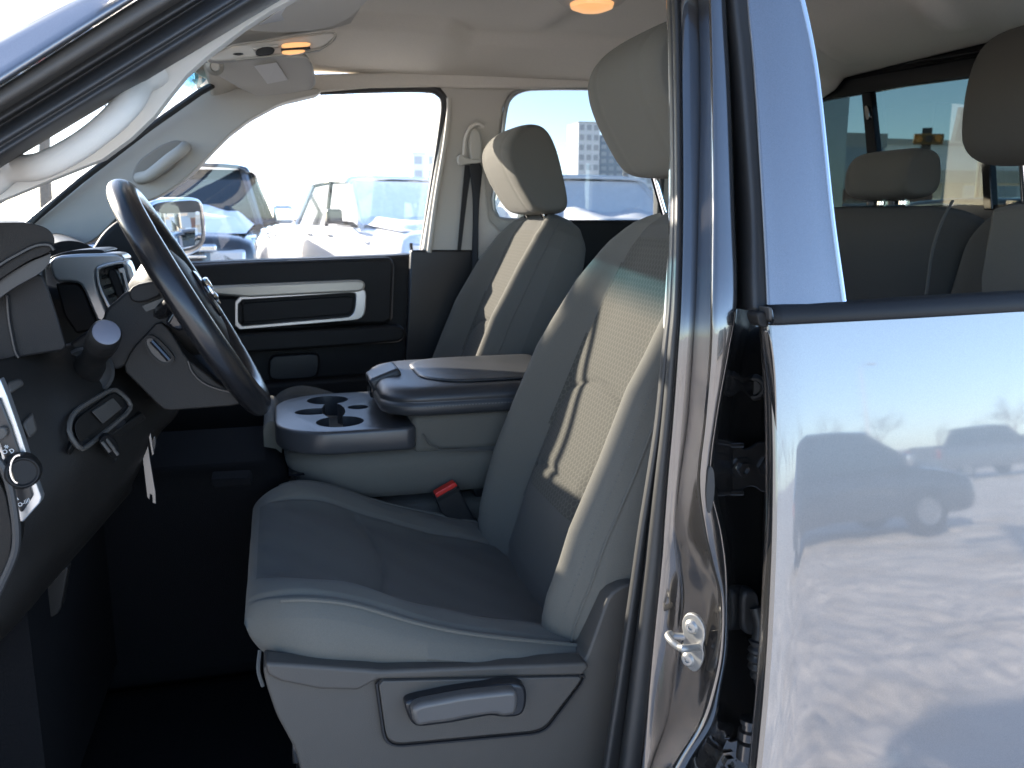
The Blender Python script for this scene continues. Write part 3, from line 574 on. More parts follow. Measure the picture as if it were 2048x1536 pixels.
# ================================================================== seats
def seat(name, y0, label, group, shield=False, lift=0.0, rest=0.0, dx=0.0):
    root = empty(name, (.2+dx, y0, .72), label, 'car seat', group)
    dxx = 0
    # ---- backrest: closed rings up the spine
    u_ = np.array((math.sin(math.radians(22)), 0, math.cos(math.radians(22)))); n_ = np.array((-u_[2], 0, u_[0])); o_ = np.array((.352+dx, y0, .985))
    SS = np.concatenate((np.linspace(-.03, .50, 130), np.linspace(.504, .635, 46))); nF, nB = 150, 40
    R, UV = [], []
    for s in SS:
        W = np.interp(s, [-.03, .02, .10, .25, .40, .48, .545, .588, .614, .628, .635], [.222, .238, .252, .256, .246, .232, .208, .178, .142, .10, .05])
        B = np.interp(s, [-.03, .05, .15, .35, .48, .58, .635], [.030, .050, .060, .057, .038, .013, 0])
        T = np.interp(s, [-.03, .1, .4, .575, .62, .635], [.135, .150, .145, .125, .10, .05])    # rear depth
        lum = .016*math.exp(-((s-.14)/.07)**2)+.004*math.sin(s*9)
        top = np.interp(s, [.56, .60, .625, .635], [0, -.007, -.020, -.036]) - .010*np.interp(s, [-.03, .02], [1, 0])
        seamc = 0.0
        t = np.sin(np.linspace(-1, 1, nF)*math.pi/2*.985); t = np.sign(t)*np.abs(t)
        at_ = np.abs(t)
        prof = B*sst(.52, .80, at_) - (B*.55+.050)*np.clip((at_-.80)/.2, 0, 1)**2.2 + lum*(1-sst(.3, .6, at_)) + top
        # seams: panel joints sink into the foam
        ed = .53+.04*math.sin(s*5)
        prof -= .0012*np.exp(-((at_-ed)*W/.0030)**2)
        arc = s-(.335-.035*t*t/.3)
        arc2 = s-(.180-.02*t*t/.3)
        inside = 1-sst(ed-.03, ed, at_)
        prof -= inside*(.0040*np.exp(-(arc/.0038)**2)+.004*np.exp(-(arc/.02)**2)*.5)
        prof -= inside*(.0035*np.exp(-(arc2/.0038)**2))
        prof += inside*.004*(1-(t/ed)**2)*(1 if s > .19 else .6)
        prof -= .004*np.exp(-((at_-.925)*W/.004)**2)
        front = [o_+u_*s+n_*p+np.array((0, W*tt, 0)) for p, tt in zip(prof, t)]
        tb = np.linspace(1, -1, nB); e = prof[-1]
        db = -T*np.power(np.clip(1-np.abs(tb)**6, 0, 1), .5)+e*0
        wb = W*(1.0+.0*tb)
        back = [o_+u_*s+n_*(e*(1-min(1, abs(q)/max(T, 1e-6)))+q)+np.array((0, wb*tt if np.isscalar(wb) else wv*tt, 0)) for q, tt, wv in zip(db[1:-1], tb[1:-1], wb[1:-1] if not np.isscalar(wb) else [wb]*(nB-2))]
        R.append(front+back); UV.append([(W*tt+.02*math.sin(s*3), s) for tt in t]+[(W*tt, s) for tt in tb[1:-1]])
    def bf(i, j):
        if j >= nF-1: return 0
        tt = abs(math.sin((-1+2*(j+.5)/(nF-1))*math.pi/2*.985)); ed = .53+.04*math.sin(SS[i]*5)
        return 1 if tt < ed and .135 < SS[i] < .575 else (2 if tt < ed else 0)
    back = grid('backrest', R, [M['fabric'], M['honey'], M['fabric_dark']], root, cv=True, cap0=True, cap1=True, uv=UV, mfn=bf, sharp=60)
    # piping along the two bolster edges
    for sg in (-1, 1):
        j = int(np.argmin(np.abs(np.sin(np.linspace(-1, 1, nF)*math.pi/2*.985)-sg*.935)))
        pts = np.array([R[i][j] for i in range(0, 168, 3)])+n_*.0004
        tube('piping', pts, .0022, M['fabric'], back, n=6)
        j2 = int(np.argmin(np.abs(np.sin(np.linspace(-1, 1, nF)*math.pi/2*.985)-sg*.905)))
        for i0 in range(18, 160, 3):
            pass
        st = [np.array(R[i][j2])+n_*.0006 for i in range(16, 160, 1)]
        V, Fc = [], []
        for a in range(0, len(st)-1, 2):
            p, q = st[a], st[a]*.35+st[a+1]*.65; b = len(V); dd = np.array((0, .0007, 0))
            V += [p-dd, q-dd, q+dd, p+dd, (p+q)/2+n_*.0009]; Fc += [(b, b+1, b+4), (b+1, b+2, b+4), (b+2, b+3, b+4), (b+3, b, b+4)]
        s_ = mk('stitching', V, Fc, M['thread'], back, smooth=False); s_['kind'] = 'stuff'
    # ---- cushion: rings from front to rear
    cx = np.concatenate((np.linspace(0, 1, 46)**1.0*.10, np.linspace(.104, .52, 100))); nT, nU = 150, 40
    R, UV = [], []
    for k, x in enumerate(cx):
        X = -.060+dx+x
        W = .254*(1-.20*np.clip((.10-x)/.10, 0, 1)**2.2) - .012*sst(.25, .5, x)
        crest = 1.128-.285*x-.9*np.clip(x-.50, 0, 1)+.020*math.exp(-((x-.11)/.09)**2)-.012
        bot = 1.036-.150*(x-.02)
        fr_ = math.sqrt(max(0, 1-((.085-x)/.085)**2)) if x < .085 else 1.0
        mid_ = bot+.034
        crest = mid_+(crest-mid_)*(.06+.94*fr_) if x < .085 else crest
        bot = mid_-.034*math.sqrt(max(0, 1-((.034-x)/.034)**2)) if x < .034 else bot
        t = np.sin(np.linspace(-1, 1, nT)*math.pi/2*.985); at_ = np.abs(t)
        sink = .020*sst(0, .09, x)
        ed = .66-.05*x
        prof = -sink*(1-sst(.50, .80, at_)) - np.clip((at_-.86)/.14, 0, 1)**2.4*min(.022, (crest-bot)*.35)
        prof -= .0045*np.exp(-((at_-ed)*W/.0035)**2)*sst(.01, .05, x)
        prof -= .0035*np.exp(-((at_-.90)*W/.004)**2)
        c1 = x-(.185-.06*t*t); prof -= (1-sst(ed-.03, ed, at_))*(.004*np.exp(-(c1/.0038)**2)+.004*np.exp(-(c1/.02)**2))
        prof += .0022*(np.array([math.sin(11*tt+23*x)*math.sin(31*x+4*tt) for tt in t]))*(1-sst(.8, .95, at_))
        topp = [np.array((X, y0+W*tt, crest+p)) for p, tt in zip(prof, t)]
        tb = np.linspace(1, -1, nU); ez = crest+prof[-1]
        low = []
        for tt in tb[1:-1]:
            a = abs(tt); f = np.clip((1-a)/.10, 0, 1); zz_ = ez+(bot-ez)*f; bulge = .010*math.sin(f*math.pi)*np.sign(tt)
            wr = 0.0035*math.sin(f*5+x*70+1.5*math.sin(x*40))*math.sin(f*math.pi)*(sst(.22, .42, x)+.25) if f < 1 else 0
            low.append(np.array((X, y0+W*np.sign(tt)*(1 if a > .90 else (a/.90)) + bulge+wr*np.sign(tt), zz_)))
        R.append(topp+low); UV.append([(x, W*tt) for tt in t]+[(x, W*tt) for tt in tb[1:-1]])
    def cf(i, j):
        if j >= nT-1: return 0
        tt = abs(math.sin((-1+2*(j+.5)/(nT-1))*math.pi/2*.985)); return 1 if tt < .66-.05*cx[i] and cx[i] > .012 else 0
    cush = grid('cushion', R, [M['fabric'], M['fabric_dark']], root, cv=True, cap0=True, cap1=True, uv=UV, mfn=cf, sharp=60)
    for sg in (-1, 1):
        tv = np.sin(np.linspace(-1, 1, nT)*math.pi/2*.985); j = int(np.argmin(np.abs(tv-sg*.945)))
        tube('piping', np.array([R[i][j] for i in range(20, 130, 2)])+np.array((0, 0, .0012)), .0026, M['fabric'], cush, n=6)
    # ---- headrest: side outline swept across with rounded ends
    hc = np.array((.560+dx, y0, 1.715+rest))
    prof2 = chaikin([(-.076, .020), (-.078, .048), (-.066, .074), (-.040, .096), (-.012, .104), (.014, .100), (.034, .080), (.052, .040), (.068, -.02), (.080, -.07), (.080, -.096), (.064, -.106), (.020, -.106), (-.002, -.103), (-.018, -.088), (-.044, -.048), (-.064, -.012)], 3)
    rings = []; HW = .135
    for v in np.linspace(-1, 1, 41):
        yy = HW*math.sin(v*math.pi/2); e = 1-.06*abs(math.sin(v*math.pi/2))**3
        edge = (1-abs(math.sin(v*math.pi/2))**11)
        sc = e*(0.88+.12*math.sqrt(max(0, edge)))
        if abs(v) == 1: sc = .80
        g_ = 1-.035*math.exp(-((abs(yy)-.082)/.0035)**2)
        rings.append([hc+np.array((p[0]*sc*g_, yy, p[1]*sc*g_)) for p in prof2])
    hr = grid('headrest', rings, M['fabric'], root, cv=True, cap0=True, cap1=True, sharp=50)
    for sg in (-1, 1):
        tube('headrest_post', [hc+np.array((.020, sg*.075, -.09)), o_+u_*.59+n_*(-.05)+np.array((0, sg*.075, 0))], .006, M['chrome'], hr, n=10)
        lathe('post_guide', o_+u_*.607+n_*(-.05)+np.array((0, sg*.075, 0)), u_, [(.016, 0), (.016, .008), (.010, .012), (.006, .012)], M['black'], hr, n=16)
    # ---- seat base
    bx = np.array((.17+dx, y0, .0))
    box('seat_base', (.19+dx, y0+.03, .815), (.40, .40, .22), M['black'], root, bevel=.02)
    return root
driver_seat = seat('driver_seat', 1.205, 'grey cloth driver seat nearest the open door with plastic side shield and lever', 'front seats of the cab', rest=.0)
pass_seat = seat('passenger_seat', 2.06, 'grey cloth passenger seat beyond the console with lowered headrest', 'front seats of the cab', rest=-.054, dx=.03)

# ---- plastic side shield of the driver seat with recliner cover and lever
YS = .938
sh = pxs('side_shield', chaikin([(524, 1330), (560, 1326), (700, 1336), (860, 1338), (1160, 1326), (1172, 1318), (1218, 1190), (1252, 1168), (1330, 1160), (1290, 1320), (1190, 1600), (620, 1620), (590, 1500), (552, 1430), (532, 1370)], 1), YS, .05, M['plastic'], driver_seat, bevel=.012, bseg=4)
pxs('shield_ledge', [(530, 1326), (600, 1330), (740, 1340), (760, 1342), (1172, 1326), (1180, 1334), (1165, 1352), (756, 1360), (716, 1382), (640, 1380), (560, 1364), (534, 1350)], YS-.010, .03, M['plastic'], sh, bevel=.009, bseg=4)
pan = chaikin([(757, 1363), (1150, 1354), (1164, 1355), (1158, 1366), (1092, 1452), (1070, 1462), (800, 1487), (782, 1482), (772, 1470)], 1)
pxs('recliner_panel', pan, YS-.014, .03, M['plastic'], sh, bevel=.003)
tube('panel_gap', [at(a, b, YS-.0055) for a, b in chaikin([(752, 1358), (1152, 1350), (1170, 1351), (1162, 1368), (1095, 1457), (1072, 1467), (798, 1492), (778, 1487), (768, 1472)], 1)], .0022, M['black'], sh, closed=True, n=6)
lv_o = chaikin([(808, 1412), (816, 1402), (900, 1384), (1010, 1368), (1040, 1368), (1054, 1378), (1054, 1410), (1046, 1430), (1030, 1436), (1000, 1436), (985, 1432), (900, 1448), (838, 1456), (822, 1448)], 2)
lvr = pxs('adjust_lever', lv_o, YS-.030, .02, M['black'], sh, bevel=.005)
lv_f = chaikin([(822, 1422), (836, 1410), (930, 1392), (1024, 1382), (1036, 1386), (1038, 1410), (1032, 1430), (1018, 1434), (1004, 1436), (992, 1430), (930, 1438), (900, 1446), (860, 1450), (836, 1456), (826, 1444)], 2)
pxs('lever_face', lv_f, YS-.046, .02, M['lever'], lvr, bevel=.006, bseg=4)
tube('seat_cable', catmull([at(*p) for p in ((520, 1300, 1.0), (517, 1340, .99), (526, 1372, .99))], 10), .0025, M['thread'], driver_seat, n=6)
pxs('seat_rail', [(584, 1488), (600, 1488), (606, 1512), (640, 1520), (640, 1530), (584, 1530)], .98, .03, M['steel_dark'], driver_seat, bevel=.003)

# ---- rear bench
rb = empty('rear_bench_seat', (1.3, 1.63, .74), 'dark grey rear bench seat below the tinted rear window', 'bench seat')
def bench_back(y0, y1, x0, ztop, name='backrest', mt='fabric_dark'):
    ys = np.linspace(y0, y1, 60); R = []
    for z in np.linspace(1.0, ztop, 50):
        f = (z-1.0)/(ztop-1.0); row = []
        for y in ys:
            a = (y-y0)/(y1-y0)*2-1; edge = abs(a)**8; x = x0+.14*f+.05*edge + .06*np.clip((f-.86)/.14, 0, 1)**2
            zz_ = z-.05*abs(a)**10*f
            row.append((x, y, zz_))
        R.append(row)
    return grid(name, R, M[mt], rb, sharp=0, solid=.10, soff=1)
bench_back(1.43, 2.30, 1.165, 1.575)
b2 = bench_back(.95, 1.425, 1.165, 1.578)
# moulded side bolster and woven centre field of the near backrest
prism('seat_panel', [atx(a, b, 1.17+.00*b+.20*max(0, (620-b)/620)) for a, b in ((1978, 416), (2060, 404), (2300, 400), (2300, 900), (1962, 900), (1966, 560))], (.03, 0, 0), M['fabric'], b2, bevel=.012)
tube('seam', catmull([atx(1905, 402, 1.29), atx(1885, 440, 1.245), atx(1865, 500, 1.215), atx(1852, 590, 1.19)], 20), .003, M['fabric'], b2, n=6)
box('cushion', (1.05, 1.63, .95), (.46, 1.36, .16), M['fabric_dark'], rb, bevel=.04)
def bench_rest(c, hw, hh, ht, mt, lean=0.0, name='headrest'):
    c = np.array(c); rings = []
    for v in np.linspace(-1, 1, 33):
        s_ = math.sin(v*math.pi/2); e = math.sqrt(max(0, 1-abs(s_)**6))*.28+.72
        if abs(v) == 1: e = .66
        rings.append([c+np.array((ht*p[0]*e+lean*p[1], hw*s_, hh*p[1]*e)) for p in chaikin([(-1, -.4), (-.95, .3), (-.6, .85), (.1, 1), (.8, .85), (1, .2), (1, -.7), (.5, -1), (-.4, -1), (-.9, -.8)], 3)])
    return grid(name, rings, mt, rb, cv=True, cap0=True, cap1=True, sharp=50)
cr = bench_rest(atx(1782, 349, 1.36), .105, .056, .055, M['fabric'])
c0 = atx(1782, 349, 1.36)
for d in (-.032, .040): tube('headrest_post', [c0+np.array((.01, d, -.04)), c0+np.array((.03, d, -.14))], .0065, M['chrome'], cr, n=10)
for d in (-.05, -.015, .022, .058): lathe('post_guide', (c0[0]+.0, c0[1]+d, 1.578), (0, 0, 1), [(.012, 0), (.012, .008), (.008, .010)], M['chrome'] if d in (.022, -.05) else M['black'], cr, n=12)
c1 = atx(2100, 180, 1.24)
dr = bench_rest(c1, .13, .118, .065, M['fabric_dark'])
for d in (-.06, .06): tube('headrest_post', [c1+np.array((.02, d, -.1)), c1+np.array((.05, d, -.24))], .0065, M['chrome'], dr, n=10)
# ================================================================== centre console / folding armrest
con = empty('centre_console', (.2, 1.63, 1.0), 'grey fold down console with cup holders and padded armrest lid between front seats', 'console')
def plan(x0, x1, y0, y1, r, z, n=7): return [np.array((a, b, z)) for a, b in rrect(x0, x1, y0, y1, r, n)]
R = [plan(.055, .47, 1.50, 1.77, (.03, .10, .10, .03), 1.044), plan(.030, .475, 1.482, 1.785, (.03, .105, .105, .03), 1.052), plan(.006, .48, 1.470, 1.797, (.03, .11, .11, .03), 1.075),
     plan(-.008, .48, 1.466, 1.800, (.03, .11, .11, .03), 1.11), plan(-.012, .48, 1.466, 1.800, (.03, .11, .11, .03), 1.150)]
cb = grid('console_body', R, M['fabric'], con, cv=True, cap0=True, cap1=True, sub=1, sharp=0)
tube('body_seam', [at(*p) for p in ((846, 868, 1.462), (858, 888, 1.462), (880, 900, 1.462), (940, 902, 1.462), (1000, 900, 1.462))], .0018, M['fabric_dark'], cb, n=6)
box('upper_body', (.35, 1.634, 1.165), (.26, .315, .07), M['fabric'], cb, bevel=.012)
tray_px = rrect(-.020, .225, 1.462, 1.806, (.02, .11, .11, .02), 9)
tray = prism('cup_tray', [(a, b, 1.184) for a, b in tray_px], (0, 0, -.042), M['black'], con)
bv = tray.modifiers.new('bevel', 'BEVEL'); bv.width = .006; bv.segments = 3; bv.limit_method = 'ANGLE'
cuts = []
def cutter(c, rx, ry, dep=.06):
    c = np.array(c); pts = [c+np.array((rx*math.cos(a), ry*math.sin(a), .01)) for a in np.linspace(0, 2*math.pi, 40, endpoint=False)]
    return prism('cutter', pts, (0, 0, -dep), M['black'], None, smooth=False)
A_, B_, C2 = atz(655, 800, 1.184), atz(628, 823, 1.184), atz(680, 843, 1.184)
cuts = [cutter(A_, .041, .041), cutter(B_, .036, .028), cutter(C2, .043, .043), cutter((A_*.5+C2*.5), .022, .07), cutter(atz(716, 814, 1.184), .020, .020, .03)]
cut(tray, cuts)
m_tray = mat('tray_plastic', (.036, .038, .042), .32, bump=.1, bscale=900)
tray.data.materials.clear(); tray.data.materials.append(m_tray)
box('cup_well', (.10, 1.634, 1.10), (.20, .26, .004), M['gloss_black'], con)
# padded lid
xs0, xs1, y0, y1 = .165, .52, 1.458, 1.808
R = []
for z, ins in ((1.199, .010), (1.203, .002), (1.212, -.001), (1.224, -.001), (1.2275, .0045), (1.231, .001), (1.240, .004), (1.249, .014), (1.255, .030)):
    R.append(plan(xs0+ins, xs1, y0+ins, y1-ins, (.02, .075, .075, .02), z, 9))
lid = grid('armrest_lid', R, M['vinyl'], con, cv=True, cap0=True, cap1=True, sub=1, sharp=0)
pad = [plan(xs0+.075, xs1, y0+.034, y1-.034, (.02, .09, .09, .02), 1.2515, 9), plan(xs0+.079, xs1, y0+.038, y1-.038, (.02, .088, .088, .02), 1.2565, 9), plan(xs0+.095, xs1, y0+.055, y1-.055, (.02, .08, .08, .02), 1.2595, 9)]
grid('lid_pad', pad, M['vinyl'], lid, cv=True, cap0=True, cap1=True, sharp=0, sub=1)
box('lid_latch', (.190, 1.645, 1.243), (.062, .088, .030), M['vinyl'], lid, rot=(0, -.35, 0), bevel=.007)
box('latch_button', (.166, 1.645, 1.222), (.014, .07, .026), M['gloss_black'], lid, bevel=.004)
st = plan(xs0-.0012, xs1, y0-.0012, y1+.0012, (.02, .075, .075, .02), 1.2195, 40)
V, Fc = [], []
for a in range(0, len(st)-1):
    L_ = np.linalg.norm(st[a+1]-st[a]); k_ = max(1, int(L_/.006))
    for q in range(k_):
        p0 = st[a]+(st[a+1]-st[a])*(q/k_); p1 = st[a]+(st[a+1]-st[a])*((q+.6)/k_)
        if k_ > 60: continue
        b = len(V); V += [p0, p1, p1+np.array((0, 0, .0016)), p0+np.array((0, 0, .0016))]; Fc.append((b, b+1, b+2, b+3))
s_ = mk('stitching', V, Fc, M['thread'], lid, smooth=False); s_['kind'] = 'stuff'
# centre seat cushion under the console
cs = empty('jump_seat', (.2, 1.63, .80), 'narrow grey cloth centre seat cushion underneath the fold down console', 'car seat')
R = []
for z, ins in ((.86, .02), (.90, .004), (.97, .0), (1.005, .008), (1.024, .03), (1.03, .06)): R.append(plan(-.035+ins, .46, 1.475+ins*.5, 1.80-ins*.5, (.02, .06, .06, .02), z, 8))
grid('cushion', R, M['fabric'], cs, cv=True, cap0=True, cap1=True, sub=1, sharp=0)
box('seat_base', (.20, 1.64, .80), (.42, .28, .14), M['black'], cs, bevel=.02)
pxs('seat_shoulder', chaikin([(526, 850), (548, 838), (566, 870), (560, 960), (540, 975), (528, 900)], 2), 1.60, .24, M['fabric'], cs, bevel=.02)

# ---- seat belt buckle between the seats
bk = empty('belt_buckle', at(900, 1000, 1.445), 'black seat belt buckle with red release button beside driver cushion', 'buckle')
bkp = prism('buckle_body', [at(a, b, 1.438) for a, b in ((868, 992), (912, 968), (930, 1000), (948, 1036), (962, 1052), (900, 1040), (882, 1026))], (0, .020, 0), M['black'], bk, bevel=.003)
prism('release_button', [at(a, b, 1.4365) for a, b in ((869, 988), (909, 965), (916, 972), (874, 996))], (0, .020, 0), M['red'], bk, bevel=.002)
pxs('button_slot', [(874, 999), (918, 975), (921, 980), (877, 1004)], 1.4365, .004, M['charcoal'], bk)
pxs('buckle_stalk', [(900, 1030), (955, 1040), (985, 1078), (1010, 1090), (940, 1060)], 1.452, .01, M['belt'], bk, bevel=.002)
bk2 = empty('belt_buckle', at(990, 1000, 1.50), 'black centre belt buckle lying flat behind the red buttoned one', 'buckle')
pxs('buckle_body', [(945, 975), (1005, 982), (1010, 1012), (955, 1008)], 1.51, .03, M['black'], bk2, bevel=.004)
pxs('belt_strap', [(985, 1030), (1030, 1035), (1060, 1080), (1000, 1070)], 1.50, .01, M['fabric'], bk2, bevel=.003)

# ---- passenger shoulder belt
sbt = empty('seat_belt', at(945, 420, 2.33), 'black passenger seat belt hanging from beige anchor on the far pillar', 'seat belt')
an = pxs('belt_anchor', chaikin([(940, 262), (950, 256), (962, 262), (966, 300), (962, 328), (944, 328), (938, 300)], 2), 2.325, .03, M['beige'], sbt, bevel=.006)
tube('anchor_rim', catmull([at(*p) for p in ((928, 312, 2.33), (930, 280, 2.33), (940, 256, 2.33), (955, 248, 2.33), (968, 254, 2.33))], 16), .005, M['headliner'], sbt, n=8)
pxs('guide_ring', chaikin([(917, 310), (926, 308), (930, 316), (944, 318), (964, 318), (964, 326), (934, 328), (920, 332), (915, 322)], 1), 2.318, .016, M['beige'], sbt, bevel=.004)
st0 = [[at(934, 322, 2.322), at(966, 322, 2.322)], [at(938, 345, 2.328), at(966, 345, 2.328)], [at(943, 375, 2.335), at(962, 375, 2.33)], [at(946, 420, 2.335), at(958, 420, 2.32)], [at(945, 480, 2.335), at(958, 480, 2.32)], [at(940, 560, 2.335), at(958, 560, 2.32)]]
grid('belt_strap', st0, M['belt'], sbt, solid=.003, sub=1)
pxs('strap_upper', [(930, 330), (944, 330), (934, 400), (922, 500), (915, 500), (924, 400)], 2.34, .004, M['belt'], sbt)
pxs('retractor_cover', [(958, 340), (970, 345), (980, 440), (1010, 470), (1010, 520), (955, 520), (952, 460)], 2.345, .03, M['headliner'], sbt, bevel=.01)

# ================================================================== dashboard
da = empty('dashboard', (-.35, 1.6, 1.25), 'charcoal dashboard with hooded gauges and silver vent trim ahead of steering wheel', 'dashboard')
hood_px = chaikin([(-160, 470), (-80, 452), (0, 445), (56, 445), (92, 454), (108, 470), (110, 488), (104, 500), (92, 508), (60, 520), (20, 545), (-30, 580), (-160, 640)], 2)
ih = prism('instrument_hood', [at(a, b, .99) for a, b in hood_px], (-.115, .42, 0), M['dash'], da, bevel=.016, bseg=4)
tube('hood_seam', [at(a, b, .986) for a, b in catmull([(108, 500), (98, 490), (70, 492), (30, 512), (0, 530), (-60, 575)], 24)], .002, M['black'], ih, n=6)
prism('hood_underside', [at(a, b, 1.0) for a, b in chaikin([(-160, 660), (-30, 580), (20, 545), (60, 522), (92, 510), (104, 504), (98, 530), (80, 548), (30, 575), (-60, 640)], 1)], (-.11, .40, 0), M['black'], ih, bevel=.008)
cp = prism('gauge_pod', [at(a, b, 1.03) for a, b in chaikin([(-160, 640), (0, 575), (80, 545), (92, 562), (118, 640), (136, 700), (60, 712), (20, 720), (-60, 740), (-160, 760)], 1)], (-.11, .36, 0), M['charcoal'], da, bevel=.012)
tube('pod_seam', [at(a, b, 1.027) for a, b in catmull([(14, 590), (18, 640), (30, 700), (38, 715)], 10)], .0018, M['black'], cp, n=6)
# dash top pad that runs on to the passenger side
tp = chaikin([(90, 492), (130, 480), (165, 484), (196, 500), (204, 508), (130, 516), (96, 520)], 2)
dtp = prism('dash_top', [at(a, b, 1.56) for a, b in tp], (-.20, .80, 0), M['dash'], da, bevel=.012)
prism('dash_shelf', [at(a, b, 1.30) for a, b in [(-200, 560), (-200, 475), (0, 475), (90, 505), (100, 640), (-200, 640)]], (-.30, 1.0, 0), M['black'], da, bevel=.01)
prism('lower_dash', [at(a, b, 1.62) for a, b in [(40, 560), (220, 600), (300, 700), (300, 900), (-60, 1000), (-100, 800)]], (-.14, .75, 0), M['charcoal'], da, bevel=.02)
prism('dash_end', [at(a, b, 1.88) for a, b in chaikin([(170, 520), (186, 496), (205, 465), (235, 440), (262, 432), (278, 440), (296, 470), (310, 520), (300, 560), (170, 560)], 2)], (-.072, .50, 0), M['charcoal'], da, bevel=.01)
# silver centre bezel with the vent
cbz = pxs('centre_bezel', chaikin([(97, 524), (112, 512), (150, 508), (234, 506), (246, 512), (252, 524), (200, 532), (190, 546), (196, 580), (222, 640), (196, 648), (164, 572), (150, 564), (108, 564)], 1), 1.45, .07, M['satin'], da, bevel=.006)
pxs('bezel_shelf', chaikin([(97, 516), (120, 506), (150, 500), (200, 498), (212, 504), (190, 510), (104, 520)], 1), 1.46, .12, M['black'], cbz, bevel=.003)
pxs('side_insert', [(110, 566), (148, 566), (158, 570), (166, 580), (196, 648), (190, 660), (152, 668), (128, 632)], 1.462, .06, M['charcoal'], cbz, bevel=.004)
ring('vent_frame', chaikin([(190, 538), (202, 530), (246, 520), (256, 526), (276, 600), (270, 612), (226, 640), (196, 578)], 1), chaikin([(196, 542), (206, 536), (242, 527), (249, 532), (266, 598), (262, 606), (230, 630), (202, 576)], 1), 1.435, .05, M['satin'], cbz, bevel=.002)
pxs('vent_cavity', [(192, 538), (246, 526), (268, 600), (226, 636)], 1.475, .03, M['gloss_black'], cbz)
for k_ in range(4):
    a = at(200+7*k_, 556+19*k_, 1.455); b = at(216+7*k_, 552+19*k_, 1.455)
    tube('vent_slat', [a, b], .0025, M['dash'], cbz, n=6)
pxs('vent_vane', chaikin([(212, 540), (230, 536), (254, 600), (240, 612)], 1), 1.44, .02, M['charcoal'], cbz, bevel=.006)
ring('vent_dial', [(236, 538), (248, 534), (262, 590), (254, 600), (247, 578)], [(240, 546), (244, 545), (256, 588), (253, 590)], 1.437, .02, M['satin'], cbz, bevel=.002)
pxs('bezel_side', [(252, 524), (262, 534), (282, 600), (276, 612), (270, 606), (250, 530)], 1.43, .03, M['satin'], cbz, bevel=.002)
# knee panel surface
KP = [[(-120, 700, .95), (-20, 722, 1.00), (60, 706, 1.06), (140, 690, 1.12), (250, 676, 1.20), (330, 664, 1.30)],
      [(-120, 790, .94), (-20, 782, .98), (70, 764, 1.03), (150, 738, 1.09), (250, 724, 1.20), (350, 720, 1.30)],
      [(-120, 870, .94), (-20, 850, .97), (90, 826, 1.02), (170, 790, 1.07), (270, 770, 1.18), (360, 780, 1.30)],
      [(-120, 960, .94), (-20, 935, .965), (100, 900, 1.01), (190, 868, 1.06), (290, 835, 1.17), (350, 826, 1.28)],
      [(-120, 1060, .94), (-20, 1025, .965), (96, 990, 1.00), (180, 952, 1.05), (262, 906, 1.14), (318, 860, 1.24)],
      [(-120, 1170, .94), (-20, 1140, .965), (70, 1090, 1.00), (140, 1052, 1.04), (222, 988, 1.11), (290, 908, 1.22)],
      [(-120, 1330, .95), (-20, 1262, .975), (40, 1205, 1.00), (90, 1150, 1.04), (170, 1066, 1.12), (262, 960, 1.24)],
      [(-140, 1380, 1.0), (-40, 1300, 1.03), (30, 1235, 1.06), (78, 1175, 1.10), (160, 1080, 1.18), (254, 975, 1.30)],
      [(-200, 1330, 1.1), (-120, 1250, 1.12), (-40, 1180, 1.16), (0, 1110, 1.2), (90, 1010, 1.28), (190, 910, 1.4)]]
KP = np.array([[at(*p) for p in r] for r in KP])
KP = np.array([catmull(r, 40) for r in KP]); KP = np.transpose(np.array([catmull(KP[:, j], 60) for j in range(40)]), (1, 0, 2))
kp = grid('knee_panel', KP, M['dash'], da, sharp=0, solid=.004)
def kY(px, py):           # depth of the knee panel behind a pixel, for trims laid on it
    best, y = 1e9, 1.0
    d = KP.reshape(-1, 3)-CAM; cz = d @ CF; X = 1024+FPX*(d @ CR)/cz; Yp = 768-FPX*(d @ CU)/cz
    k = np.argsort((X-px)**2+(Yp-py)**2)[:4]; return float(KP.reshape(-1, 3)[k, 1].mean())
_K = KP.reshape(-1, 3); _kd = _K-CAM; _kc = _kd @ CF; _KX = 1024+FPX*(_kd @ CR)/_kc; _KY = 768-FPX*(_kd @ CU)/_kc
def onk(px, lift=.003):
    """points of the knee panel behind these pixels; one fitted plane, so that a trim piece stays flat"""
    px = np.asarray(px, float); m = px.mean(0); rad = max(22, np.abs(px-m).max()*1.1)
    k = ((_KX-m[0])**2+(_KY-m[1])**2) < rad**2
    if k.sum() < 8: k = np.argsort((_KX-m[0])**2+(_KY-m[1])**2)[:12]
    A = np.stack((_KX[k]-m[0], _KY[k]-m[1], np.ones(len(_KX[k]))), 1); c = np.linalg.lstsq(A, _K[k, 1], rcond=None)[0]
    return [at(a, b, c[0]*(a-m[0])+c[1]*(b-m[1])+c[2]-lift) for a, b in px]
def kpl(name, px, th, mt, parent, it=0, lift=.003, **k):
    if it: px = chaikin(px, it)
    return prism(name, onk(px, lift), (th*.75, th, -th*.3) if False else (-.3*th, th, 0), mt, parent, **k)
for nm, ln in (('panel_seam', [(62, 788), (120, 772), (160, 760)]), ('panel_seam', [(206, 748), (230, 742), (248, 738)]), ('panel_seam', [(70, 926), (98, 940), (106, 990), (108, 1036), (60, 1090), (38, 1116)])):
    tube(nm, onk(catmull(ln, 14), .001), .0014, M['black'], kp, n=6)
